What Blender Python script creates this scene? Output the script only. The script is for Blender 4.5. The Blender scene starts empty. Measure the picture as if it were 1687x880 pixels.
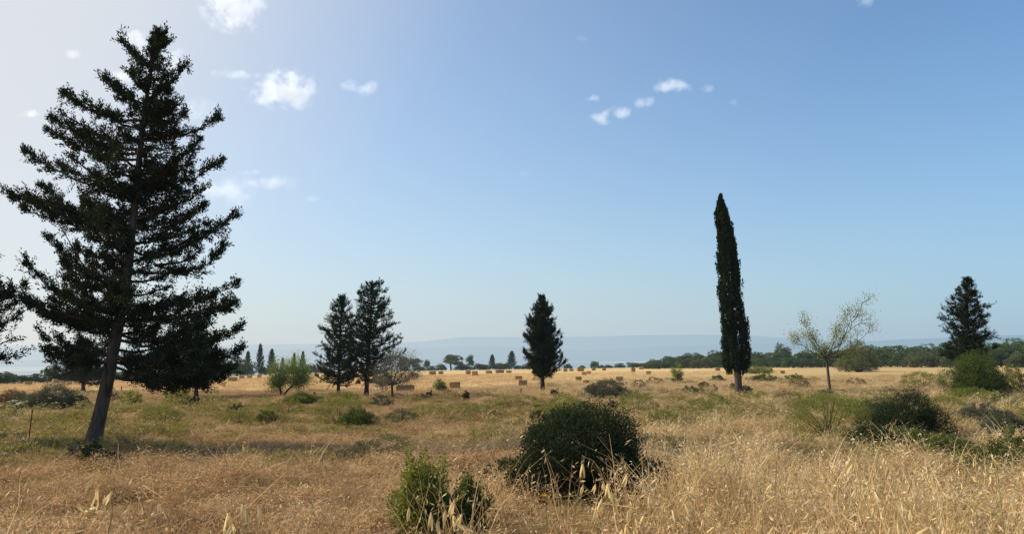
import bpy, math, random
import numpy as np
from mathutils import Vector, Matrix

random.seed(7)
rng = np.random.default_rng(11)
R = math.radians
sc = bpy.context.scene
col = sc.collection

# ------------------------------------------------------------------ camera model
FPX, CX, CY, HOR = 1323.0, 843.5, 440.0, 575.0
PITCH = math.atan((HOR - CY) / FPX)
FWD = np.array([0, math.cos(PITCH), math.sin(PITCH)])
UPV = np.array([0, -math.sin(PITCH), math.cos(PITCH)])
RGT = np.array([1.0, 0, 0])
EYE = 1.65
SUN_AZ, SUN_EL = R(-75), R(32)
SUN_DIR = np.array([math.sin(SUN_AZ) * math.cos(SUN_EL), math.cos(SUN_AZ) * math.cos(SUN_EL), math.sin(SUN_EL)])

# ------------------------------------------------------------------ terrain
EDGE_PX = [-400, 0, 200, 400, 600, 850, 1000, 1100, 1250, 1400, 1600, 2100]
EDGE_D = [118, 118, 128, 160, 205, 211, 205, 215, 235, 245, 235, 235]

def px_of(x, y):
    th = np.clip(np.arctan2(x, np.maximum(y, 1e-6)), -1.2, 1.2)
    return np.tan(th) * FPX + CX

def edge_of(x, y):
    return np.interp(px_of(x, y), EDGE_PX, EDGE_D)

def bumps(x, y):
    r = np.hypot(x, y)
    near = np.clip(1 - r / 95.0, 0, 1)
    a = 0.07 * np.sin(x * .9 + 1.3 * np.sin(y * .37)) * np.cos(y * .7 + .8 * np.sin(x * .31))
    b = 0.16 * np.sin(x * .23 + 2.1) * np.sin(y * .19 + .7)
    return (a + b) * np.clip(r / 7, 0, 1) * near

def zg(x, y):
    x = np.asarray(x, float); y = np.asarray(y, float)
    r = np.hypot(x, y) + 1e-9
    e = edge_of(x, y)
    k = np.minimum(1, e / r)
    k2 = np.where(y < 0, np.minimum(1, 40 / r), k)
    zp = -.0175 * y * k2 + .014 * np.clip(x * k2, -130, 130)
    over = np.maximum(r - e, 0)
    drop = over * .30 * np.clip(over / 25, 0, 1)
    z = zp + bumps(x, y) - np.where(y > -20, drop, 0)
    return np.maximum(z, -125.0)

def zg1(x, y):
    return float(zg(np.array([x]), np.array([y]))[0])

CAM = np.array([0, 0, zg1(0, 0) + EYE])

def ray(px, py):
    return FWD + RGT * (px - CX) / FPX + UPV * (CY - py) / FPX

def ground_at(px, py, far=400):
    d = ray(px, py)
    t = 1.0; prev = 1.0
    while t < far:
        p = CAM + d * t
        if p[2] < zg1(p[0], p[1]):
            lo, hi = prev, t
            for _ in range(25):
                m = .5 * (lo + hi); p = CAM + d * m
                if p[2] < zg1(p[0], p[1]): hi = m
                else: lo = m
            return CAM + d * hi
        prev = t
        t *= 1.02
    return CAM + d * far

def on_ground(px, dist):
    """point on the ground in the direction of column px, at forward distance dist"""
    x = (px - CX) / FPX * dist
    return np.array([x, dist, zg1(x, dist)])

def at_depth(px, py, Y):
    d = ray(px, py)
    return CAM + d * (Y / d[1])

def mpp(p):
    return float(np.dot(p - CAM, FWD)) / FPX

# ------------------------------------------------------------------ materials
def new_mat(name):
    m = bpy.data.materials.new(name); m.use_nodes = True
    m.cycles.emission_sampling = 'NONE'
    nt = m.node_tree; nt.nodes.clear()
    return m, nt

def N(nt, typ, **kw):
    n = nt.nodes.new(typ)
    for k, v in kw.items():
        setattr(n, k, v)
    return n

def L(nt, a, b): nt.links.new(a, b)

def math_node(nt, op, a, b=None, clamp=False):
    n = N(nt, 'ShaderNodeMath', operation=op, use_clamp=clamp)
    for i, v in enumerate((a, b)):
        if v is None: continue
        if hasattr(v, 'links'): L(nt, v, n.inputs[i])
        else: n.inputs[i].default_value = v
    return n.outputs[0]

def mix_col(nt, fac, a, b, mode='MIX'):
    n = N(nt, 'ShaderNodeMix', data_type='RGBA', blend_type=mode)
    for s, v in ((n.inputs[0], fac), (n.inputs[6], a), (n.inputs[7], b)):
        if hasattr(v, 'links'): L(nt, v, s)
        elif isinstance(v, (int, float)): s.default_value = v
        else: s.default_value = (*v, 1)
    return n.outputs[2]

def ramp(nt, fac, stops, interp='LINEAR'):
    n = N(nt, 'ShaderNodeValToRGB')
    n.color_ramp.interpolation = interp
    el = n.color_ramp.elements
    while len(el) < len(stops): el.new(.5)
    for e, (p, c) in zip(el, stops):
        e.position = p
        e.color = (*c, 1) if not isinstance(c, (int, float)) else (c, c, c, 1)
    L(nt, fac, n.inputs[0])
    return n.outputs[0]

def noise(nt, scale, detail=3, rough=.55, vec=None, dim='3D'):
    n = N(nt, 'ShaderNodeTexNoise', noise_dimensions=dim)
    n.inputs['Scale'].default_value = scale; n.inputs['Detail'].default_value = detail
    n.inputs['Roughness'].default_value = rough
    if vec is not None: L(nt, vec, n.inputs['Vector'])
    return n.outputs['Fac']

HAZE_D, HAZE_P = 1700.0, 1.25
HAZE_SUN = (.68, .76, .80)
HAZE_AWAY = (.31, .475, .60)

def haze_group():  # haze painted as a glow mixed into surfaces by distance, brighter sunward
    g = bpy.data.node_groups.new('painted_haze', 'ShaderNodeTree')
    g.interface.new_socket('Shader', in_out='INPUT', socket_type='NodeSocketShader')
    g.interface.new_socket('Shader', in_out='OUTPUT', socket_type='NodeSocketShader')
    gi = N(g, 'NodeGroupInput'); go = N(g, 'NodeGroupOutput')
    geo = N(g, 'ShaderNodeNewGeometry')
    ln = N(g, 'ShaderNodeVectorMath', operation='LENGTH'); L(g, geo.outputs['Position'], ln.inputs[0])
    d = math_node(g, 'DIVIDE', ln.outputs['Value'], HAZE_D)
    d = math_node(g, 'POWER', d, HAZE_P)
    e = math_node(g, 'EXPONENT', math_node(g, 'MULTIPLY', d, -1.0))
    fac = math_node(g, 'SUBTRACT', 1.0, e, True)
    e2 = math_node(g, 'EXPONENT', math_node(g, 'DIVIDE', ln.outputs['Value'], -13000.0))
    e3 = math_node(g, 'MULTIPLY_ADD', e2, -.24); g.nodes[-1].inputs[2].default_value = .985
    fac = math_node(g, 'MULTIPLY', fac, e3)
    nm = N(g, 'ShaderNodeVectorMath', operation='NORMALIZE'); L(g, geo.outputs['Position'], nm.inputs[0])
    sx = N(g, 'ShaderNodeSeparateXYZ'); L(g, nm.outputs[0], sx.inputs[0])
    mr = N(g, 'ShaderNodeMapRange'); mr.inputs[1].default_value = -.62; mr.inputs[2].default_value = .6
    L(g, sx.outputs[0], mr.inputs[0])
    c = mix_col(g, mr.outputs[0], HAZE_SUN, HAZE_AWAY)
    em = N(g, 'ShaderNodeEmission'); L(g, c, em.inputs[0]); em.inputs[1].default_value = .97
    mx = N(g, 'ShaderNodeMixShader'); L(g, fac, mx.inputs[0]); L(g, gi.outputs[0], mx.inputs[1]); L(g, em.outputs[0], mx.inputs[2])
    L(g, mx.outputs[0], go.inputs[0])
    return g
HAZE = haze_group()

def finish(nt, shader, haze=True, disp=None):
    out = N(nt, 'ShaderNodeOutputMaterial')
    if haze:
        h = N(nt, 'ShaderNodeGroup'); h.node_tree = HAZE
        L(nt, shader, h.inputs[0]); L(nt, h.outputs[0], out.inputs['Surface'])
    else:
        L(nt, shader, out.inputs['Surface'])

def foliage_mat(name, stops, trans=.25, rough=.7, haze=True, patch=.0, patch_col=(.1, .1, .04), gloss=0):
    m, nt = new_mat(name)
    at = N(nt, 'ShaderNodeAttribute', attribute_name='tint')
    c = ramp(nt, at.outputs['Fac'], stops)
    if patch:
        geo = N(nt, 'ShaderNodeNewGeometry')
        nf = noise(nt, 1.7, 3, .6, geo.outputs['Position'])
        f = ramp(nt, nf, [(.52, 0.0), (.72, patch)])
        c = mix_col(nt, f, c, patch_col)
    dif = N(nt, 'ShaderNodeBsdfDiffuse'); L(nt, c, dif.inputs[0])
    tr = N(nt, 'ShaderNodeBsdfTranslucent')
    tc = mix_col(nt, 1.0, c, (1.15, 1.1, .6), 'MULTIPLY'); L(nt, tc, tr.inputs[0])
    mx = N(nt, 'ShaderNodeMixShader'); mx.inputs[0].default_value = trans
    L(nt, dif.outputs[0], mx.inputs[1]); L(nt, tr.outputs[0], mx.inputs[2])
    sh = mx.outputs[0]
    if gloss:
        gl = N(nt, 'ShaderNodeBsdfGlossy'); gl.inputs['Roughness'].default_value = .5
        gl.inputs['Color'].default_value = (.5, .5, .5, 1)
        m2 = N(nt, 'ShaderNodeMixShader'); m2.inputs[0].default_value = gloss * .2
        L(nt, sh, m2.inputs[1]); L(nt, gl.outputs[0], m2.inputs[2]); sh = m2.outputs[0]
    finish(nt, sh, haze)
    return m

def bark_mat(name, dark, light, scale=14):
    m, nt = new_mat(name)
    tc = N(nt, 'ShaderNodeTexCoord')
    mp = N(nt, 'ShaderNodeMapping'); mp.inputs['Scale'].default_value = (1, 1, .16); L(nt, tc.outputs['Object'], mp.inputs['Vector'])
    nf = noise(nt, scale, 6, .65, mp.outputs[0])
    c = ramp(nt, nf, [(.32, dark), (.68, light)])
    bs = N(nt, 'ShaderNodeBsdfPrincipled'); L(nt, c, bs.inputs['Base Color']); bs.inputs['Roughness'].default_value = .95
    bs.inputs['Specular IOR Level'].default_value = .1
    bp = N(nt, 'ShaderNodeBump'); bp.inputs['Strength'].default_value = .9; bp.inputs['Distance'].default_value = .03
    L(nt, nf, bp.inputs['Height']); L(nt, bp.outputs[0], bs.inputs['Normal'])
    finish(nt, bs.outputs[0])
    return m

M = {}
M['cypress'] = foliage_mat('cypress_foliage', [(0, (.018, .025, .014)), (.6, (.042, .056, .028)), (1, (.085, .098, .045))], .14, patch=.6, patch_col=(.075, .056, .036))
M['cypress2'] = foliage_mat('distant_cypress_foliage', [(0, (.016, .024, .013)), (.6, (.036, .050, .026)), (1, (.066, .080, .038))], .15)
M['column'] = foliage_mat('column_cypress_foliage', [(0, (.011, .018, .008)), (.6, (.030, .044, .018)), (1, (.062, .076, .030))], .15, patch=.55, patch_col=(.062, .048, .026))
M['pine'] = foliage_mat('wood_foliage', [(0, (.040, .062, .028)), (.55, (.125, .165, .062)), (1, (.25, .28, .10))], .15)
M['pine_olive'] = foliage_mat('wood_olive_foliage', [(0, (.065, .075, .038)), (.55, (.17, .18, .085)), (1, (.28, .27, .13))], .18)
M['bush_dark'] = foliage_mat('mastic_foliage', [(0, (.018, .027, .015)), (.6, (.046, .063, .031)), (1, (.088, .108, .050))], .15)
M['bush_green'] = foliage_mat('shrub_foliage', [(0, (.040, .060, .018)), (.6, (.11, .145, .042)), (1, (.22, .25, .08))], .3)
M['bush_olive'] = foliage_mat('burnet_foliage', [(0, (.095, .105, .032)), (.6, (.245, .25, .075)), (1, (.43, .40, .13))], .3)
M['bush_grey'] = foliage_mat('grey_foliage', [(0, (.055, .060, .042)), (.6, (.125, .130, .090)), (1, (.22, .22, .15))], .25)
M['bush_brown'] = foliage_mat('dry_mound_foliage', [(0, (.12, .08, .045)), (.6, (.27, .19, .11)), (1, (.42, .31, .18))], .25)
M['weed'] = foliage_mat('weed_foliage', [(0, (.07, .09, .024)), (.6, (.21, .235, .06)), (1, (.40, .40, .12))], .45)
M['almond'] = foliage_mat('almond_foliage', [(0, (.14, .17, .055)), (.6, (.31, .34, .12)), (1, (.50, .50, .21))], .4)
M['almond_bright'] = foliage_mat('fresh_almond_foliage', [(0, (.10, .14, .045)), (.6, (.22, .28, .09)), (1, (.38, .42, .16))], .45)
M['olive_tree'] = foliage_mat('grey_tree_foliage', [(0, (.10, .095, .08)), (.6, (.21, .20, .165)), (1, (.32, .30, .24))], .2)
M['bark'] = bark_mat('cypress_bark', (.038, .029, .022), (.15, .118, .09))
M['bark_dark'] = bark_mat('dark_bark', (.02, .015, .012), (.075, .058, .045), 20)
M['bark_grey'] = bark_mat('grey_bark', (.045, .037, .030), (.15, .125, .10), 20)
M['post'] = bark_mat('weathered_post', (.03, .022, .018), (.09, .07, .055), 25)
M['rust'] = bark_mat('rusty_rod', (.05, .03, .02), (.13, .07, .045), 30)
M['flower_white'] = foliage_mat('white_flower', [(0, (.5, .5, .42)), (1, (.75, .75, .66))], .3, gloss=0)
M['flower_yellow'] = foliage_mat('yellow_flower', [(0, (.65, .42, .03)), (1, (.8, .6, .06))], .3, gloss=0)

def dry_mat(name, stops, red=(.60, .375, .19), green=None, trans=.35, regional=True):
    m, nt = new_mat(name)
    at = N(nt, 'ShaderNodeAttribute', attribute_name='tint')
    c = ramp(nt, at.outputs['Fac'], stops)
    if regional:
        geo = N(nt, 'ShaderNodeNewGeometry')
        sx = N(nt, 'ShaderNodeSeparateXYZ'); L(nt, geo.outputs['Position'], sx.inputs[0])
        n1 = noise(nt, .28, 3, .6, geo.outputs['Position'])
        # reddish brown brome towards negative x, straw towards positive x
        ax = math_node(nt, 'MULTIPLY_ADD', sx.outputs[0], -.045); nt.nodes[-1].inputs[2].default_value = .06
        ax = math_node(nt, 'MINIMUM', math_node(nt, 'MAXIMUM', ax, -.16), .16)
        f = math_node(nt, 'ADD', n1, ax)
        f = ramp(nt, f, [(.38, 0.0), (.68, .72)])
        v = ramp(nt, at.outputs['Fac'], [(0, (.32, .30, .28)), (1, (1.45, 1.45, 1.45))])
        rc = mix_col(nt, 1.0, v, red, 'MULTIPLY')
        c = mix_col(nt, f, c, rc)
        n2 = noise(nt, 1.4, 2, .5, geo.outputs['Position'])
        v2 = ramp(nt, n2, [(.3, (.62, .58, .54)), (.62, (1.1, 1.1, 1.08))])
        c = mix_col(nt, 1.0, c, v2, 'MULTIPLY')
    dif = N(nt, 'ShaderNodeBsdfDiffuse'); L(nt, c, dif.inputs[0])
    tr = N(nt, 'ShaderNodeBsdfTranslucent'); L(nt, c, tr.inputs[0])
    mx = N(nt, 'ShaderNodeMixShader'); mx.inputs[0].default_value = trans
    L(nt, dif.outputs[0], mx.inputs[1]); L(nt, tr.outputs[0], mx.inputs[2])
    finish(nt, mx.outputs[0])
    return m
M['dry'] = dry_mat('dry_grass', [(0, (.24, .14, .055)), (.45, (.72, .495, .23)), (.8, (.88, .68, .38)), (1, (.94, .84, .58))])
M['oat'] = dry_mat('oat_straw', [(0, (.32, .20, .07)), (.5, (.66, .46, .18)), (1, (.86, .70, .40))], regional=False)
M['spikelet'] = dry_mat('oat_husk', [(0, (.66, .47, .20)), (.5, (.84, .66, .33)), (1, (.92, .82, .54))], regional=False, trans=.45)
M['green_grass'] = foliage_mat('green_grass', [(0, (.14, .12, .042)), (.5, (.43, .345, .14)), (1, (.72, .57, .30))], .35, gloss=0)
M['scrub'] = foliage_mat('low_scrub', [(0, (.11, .10, .038)), (.5, (.31, .265, .105)), (1, (.54, .43, .20))], .3, gloss=0)

def straw_mat():
    m, nt = new_mat('baled_straw')
    tc = N(nt, 'ShaderNodeTexCoord')
    mp = N(nt, 'ShaderNodeMapping'); mp.inputs['Scale'].default_value = (3, 18, 18); L(nt, tc.outputs['Object'], mp.inputs['Vector'])
    nf = noise(nt, 3.0, 6, .7, mp.outputs[0])
    oi = N(nt, 'ShaderNodeObjectInfo')
    c = ramp(nt, nf, [(.28, (.22, .115, .045)), (.5, (.47, .285, .12)), (.75, (.66, .42, .18))])
    v = ramp(nt, oi.outputs['Random'], [(0, (.75, .72, .70)), (1, (1.1, 1.08, 1.05))])
    c = mix_col(nt, 1.0, c, v, 'MULTIPLY')
    bs = N(nt, 'ShaderNodeBsdfDiffuse'); L(nt, c, bs.inputs['Color'])
    bp = N(nt, 'ShaderNodeBump'); bp.inputs['Strength'].default_value = .8; bp.inputs['Distance'].default_value = .03
    L(nt, nf, bp.inputs['Height']); L(nt, bp.outputs[0], bs.inputs['Normal'])
    finish(nt, bs.outputs[0])
    return m
M['straw'] = straw_mat()

# ------------------------------------------------------------------ object helpers
def tag(o, label=None, cat=None, group=None, kind=None):
    if label: o['label'] = label
    if cat: o['category'] = cat
    if group: o['group'] = group
    if kind: o['kind'] = kind
    return o

def empty(name, loc, label, cat, group=None):
    o = bpy.data.objects.new(name, None); col.objects.link(o)
    o.location = loc; o.empty_display_size = .2
    return tag(o, label, cat, group)

def make_mesh(name, V, F, tint=None, smooth=False):
    """V (n,3); F list of (k,m) index arrays with m = 3 or 4; tint per vertex"""
    me = bpy.data.meshes.new(name)
    V = np.asarray(V, np.float32)
    if not isinstance(F, list): F = [F]
    F = [np.asarray(f, np.int32) for f in F if len(f)]
    me.vertices.add(len(V)); me.vertices.foreach_set('co', V.ravel())
    tot = np.concatenate([np.full(len(f), f.shape[1], np.int32) for f in F])
    lv = np.concatenate([f.ravel() for f in F])
    start = np.concatenate([[0], np.cumsum(tot)[:-1]]).astype(np.int32)
    me.loops.add(len(lv)); me.loops.foreach_set('vertex_index', lv)
    me.polygons.add(len(tot)); me.polygons.foreach_set('loop_start', start)
    if smooth: me.polygons.foreach_set('use_smooth', np.ones(len(tot), bool))
    if tint is not None:
        a = me.attributes.new('tint', 'FLOAT', 'POINT'); a.data.foreach_set('value', np.asarray(tint, np.float32))
    me.update(calc_edges=True)
    return me

def obj(name, me, mat, parent=None, loc=None, link=True):
    o = bpy.data.objects.new(name, me)
    if mat is not None and len(me.materials) == 0: me.materials.append(mat)
    if link: col.objects.link(o)
    if parent is not None: o.parent = parent
    if loc is not None: o.location = loc
    return o

def copy_tree(o, parent=None):
    c = o.copy(); col.objects.link(c)
    if parent is not None: c.parent = parent
    for ch in o.children: copy_tree(ch, c)
    return c

def unit(v):
    return v / (np.linalg.norm(v, axis=-1, keepdims=True) + 1e-12)

def leaves(P, D, length, width, tint, spread=.6, r=None):
    """diamond leaves at P along D; returns V, F, T"""
    r = r or rng
    n = len(P)
    d = unit(unit(D) + r.normal(0, spread, (n, 3)))
    s = unit(np.cross(d, r.normal(0, 1, (n, 3))))
    ln = length * r.uniform(.6, 1.35, (n, 1)); w = width * r.uniform(.6, 1.3, (n, 1)) * .5
    V = np.stack([P, P + d * ln * .45 + s * w, P + d * ln, P + d * ln * .45 - s * w], 1).reshape(-1, 3)
    F = np.arange(n * 4, dtype=np.int32).reshape(-1, 4)
    return V, F, np.repeat(np.clip(tint, 0, 1), 4)

def tube(path, radii, sides=6):
    path = np.asarray(path, float); n = len(path)
    t = unit(np.gradient(path, axis=0))
    up = np.array([0, 0, 1.0]) if abs(t[0][2]) < .9 else np.array([1.0, 0, 0])
    a = unit(np.cross(t, up)); b = np.cross(t, a)
    ang = np.linspace(0, 2 * np.pi, sides, endpoint=False)
    V = (path[:, None] + (a[:, None] * np.cos(ang)[None, :, None] + b[:, None] * np.sin(ang)[None, :, None]) * np.asarray(radii)[:, None, None]).reshape(-1, 3)
    i = np.arange(n - 1)[:, None] * sides; j = np.arange(sides)[None]; j2 = (j + 1) % sides
    F = np.stack([i + j, i + j2, i + sides + j2, i + sides + j], -1).reshape(-1, 4)
    return V, F

class Buf:
    def __init__(s): s.V = []; s.F = []; s.T = []; s.n = 0
    def add(s, V, F, T=None):
        s.V.append(V); s.F.append(F + s.n); s.n += len(V)
        s.T.append(np.full(len(V), .5) if T is None else T)
    def mesh(s, name, smooth=False):
        return make_mesh(name, np.concatenate(s.V), [np.concatenate([f for f in s.F if f.shape[1] == k]) for k in (3, 4) if any(f.shape[1] == k for f in s.F)], np.concatenate(s.T), smooth)

def lerp_path(pts, n):
    pts = np.asarray(pts, float)
    d = np.concatenate([[0], np.cumsum(np.linalg.norm(np.diff(pts, axis=0), axis=1))])
    u = np.linspace(0, d[-1], n)
    return np.stack([np.interp(u, d, pts[:, k]) for k in range(3)], 1)

def smooth_path(pts, n):
    p = lerp_path(pts, n)
    for _ in range(3):
        q = p.copy(); q[1:-1] = .25 * p[:-2] + .5 * p[1:-1] + .25 * p[2:]; p = q
    return p

# ------------------------------------------------------------------ cypress with separate boughs
def bough(b_leaf, b_wood, a, tip, up, leaf, dens, r, thick=.035, fan=.42):
    """one bough from a to tip sagging then turning up; sprays of scale leaves along it"""
    a = np.asarray(a, float); tip = np.asarray(tip, float)
    Lb = np.linalg.norm(tip - a)
    if Lb < .05: return
    n = max(5, int(Lb / .1))
    t = np.linspace(0, 1, n)[:, None]
    p = a + (tip - a) * t
    p[:, 2] += (-up * Lb * np.sin(np.pi * t[:, 0]) * (1 - .15 * t[:, 0]))
    p[1:-1] += np.cumsum(r.normal(0, .020 * Lb, (n - 2, 3)), 0) * .5 * np.sin(np.pi * t[1:-1])
    V, F = tube(p, np.linspace(thick * min(1, Lb), .006, n), 5); b_wood.add(V, F)
    tang = unit(np.gradient(p, axis=0))
    ns = max(4, int(Lb * dens))
    ti = np.clip(r.beta(1.5, 1.0, ns), .12, 1)
    idx = np.minimum((ti * (n - 1)).astype(int), n - 1)
    base = p[idx] + r.normal(0, .02, (ns, 3))
    d0 = tang[idx]
    side = unit(np.cross(d0, np.array([0, 0, 1.0])))
    sg = r.choice([-1, 1], ns)[:, None]
    sd = unit(d0 * r.uniform(.4, 1.0, (ns, 1)) + side * sg * r.uniform(.1, 1.0, (ns, 1)) + np.array([0, 0, 1.0]) * r.normal(.10, .55, (ns, 1)))
    sl = (fan * r.uniform(.35, 1.0, ns)) * (.35 + .65 * np.minimum(1, Lb)) * (1.12 - .55 * ti)
    sl *= .55 + .75 * (.5 + .5 * np.sin(ti * Lb * 9 + r.uniform(0, 6))) ; sl[ti > .9] *= .7
    m = max(3, int(fan / (leaf * .75)))
    u = np.linspace(.1, 1, m)
    P = base[:, None] + sd[:, None] * (sl[:, None] * u[None])[..., None]
    P[..., 2] += (.10 * fan * (u ** 2))[None]
    k = 4
    P = np.repeat(P.reshape(-1, 3), k, 0)
    D = np.repeat(np.repeat(sd, m, 0), k, 0)
    P = P + r.normal(0, leaf * .45, P.shape)
    tint = np.repeat(np.repeat(r.normal(.42, .16, ns), m), k) + r.normal(0, .14, len(P))
    D = D + np.array([0, 0, .25])
    V, F, T = leaves(P, D, leaf, leaf * .42, tint, .55, r)
    b_leaf.add(V, F, T)

def spreading_cypress(name, base, top, tip_half, label, boughs=(), height_px=None, n_boughs=60, crown0=.1, leaf=.07, dens=11, seed=1, trunk_r=.15,
                      profile=None, rise=.25, mats=('cypress', 'bark'), group=None, mid=None, lim=.8, fan=.42, cat='tree', inner=0):
    """base, top world points; profile(h)->radius; explicit boughs as (height fraction, tip world point)"""
    r = np.random.default_rng(seed)
    base = np.asarray(base, float); top = np.asarray(top, float) - base
    root = empty(name, base, label, cat, group)
    H = top[2]
    pts = [np.zeros(3)] + [np.asarray(q) - base for q in (mid or [])] + [top]
    trunk = smooth_path(pts, 24)
    bw, bl, bt = Buf(), Buf(), Buf()
    rad = trunk_r * np.linspace(1, .06, 24) ** .85; rad[0] *= 1.6; rad[1] *= 1.12
    tp = trunk.copy(); tp[0, 2] -= .15
    V, F = tube(tp, rad, 12); V += r.normal(0, trunk_r * .03, V.shape); bt.add(V, F)
    def trunk_at(h):
        z = h * H
        return np.array([np.interp(z, trunk[:, 2], trunk[:, k]) for k in range(3)])
    for h, tip in boughs:
        tip = np.asarray(tip) - base
        a = trunk_at(h)
        bough(bl, bw, a, tip, .10, leaf, dens * 1.35, r, fan=fan * 1.0)
        # forks beside the main bough
        for q in range(2):
            f = r.uniform(.35, .6)
            t2 = a + (tip - a) * r.uniform(.62, .85) + np.array([r.normal(0, .10), r.normal(0, .40), r.normal(-.02, .12)]) * np.linalg.norm(tip - a) * .6
            bough(bl, bw, a + (tip - a) * f * .5 + np.array([0, 0, -.05]), t2, .08, leaf, dens, r, fan=fan)
    for i in range(n_boughs):
        h = crown0 + (1 - crown0) * ((i + r.uniform(0, 1)) / n_boughs) ** 1.0
        az = i * 2.39996 + r.normal(0, .3)
        Rr = profile(h) * r.uniform(.45, 1.08)
        if boughs and abs(math.cos(az)) > .55: Rr *= lim
        a = trunk_at(min(h, .985))
        tip = a + np.array([math.cos(az) * Rr, math.sin(az) * Rr, rise * Rr + r.normal(0, .16 * Rr)])
        bough(bl, bw, a, tip, .08, leaf, dens, r, fan=fan)
    for i in range(inner):  # short inner boughs that hide the trunk
        h = crown0 + .03 + (.93 - crown0) * r.uniform(0, 1); az = r.uniform(0, 6.28); Rr = profile(h) * r.uniform(.25, .55)
        a = trunk_at(h)
        bough(bl, bw, a, a + np.array([math.cos(az) * Rr, math.sin(az) * Rr, r.normal(.1, .2) * Rr]), .04, leaf, dens * 1.5, r, fan=fan)
    # the leader
    for q in range(4):
        bough(bl, bw, trunk_at(.93 - q * .02), top + np.array([r.normal(0, .03), r.normal(0, .03), -.04 * q * H * .3]), 0, leaf, dens * 1.5, r, fan=fan * .5)
    obj('trunk', bt.mesh('trunk', True), M[mats[1]], root)
    obj('branches', bw.mesh('branches', True), M[mats[1]], root)
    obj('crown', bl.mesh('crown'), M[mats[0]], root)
    return root

# ------------------------------------------------------------------ leaf clump crowns / shrubs
def clump_cloud(b, cen, rad, n_cl, per, leaf, r, shell=(.55, 1.0), cl=.2, flat_bottom=-.2, tint0=.45, up=.5, aspect=.45, spread=.75, lump=.18):
    """leaf clumps through an ellipsoid"""
    rad = np.asarray(rad, float)
    d = unit(r.normal(0, 1, (n_cl * 3, 3)))
    d = d[d[:, 2] > flat_bottom][:n_cl]
    n_cl = len(d)
    lumps = 1 + lump * (np.sin(d[:, 0] * 5.1 + r.uniform(0, 6)) * np.cos(d[:, 1] * 4.3 + r.uniform(0, 6)) + np.sin(d[:, 2] * 6 + d[:, 0] * 3 + r.uniform(0, 6)) * .6)
    rr = r.uniform(shell[0], shell[1], n_cl) ** .7 * lumps
    C = cen + d * rad * rr[:, None]
    size = cl * rad.mean() * r.uniform(.6, 1.3, n_cl)
    q = r.normal(0, 1, (n_cl, per, 3)); q = unit(q) * (r.uniform(0, 1, (n_cl, per, 1)) ** .4)
    P = C[:, None] + q * size[:, None, None] * np.array([1, 1, .8])
    D = unit(d)[:, None] * .6 + q * .9 + np.array([0, 0, up])
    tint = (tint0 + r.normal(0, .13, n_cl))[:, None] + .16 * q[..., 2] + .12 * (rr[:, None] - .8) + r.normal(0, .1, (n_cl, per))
    V, F, T = leaves(P.reshape(-1, 3), D.reshape(-1, 3), leaf, leaf * aspect, tint.ravel(), spread, r)
    b.add(V, F, T)
    return C

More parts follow.
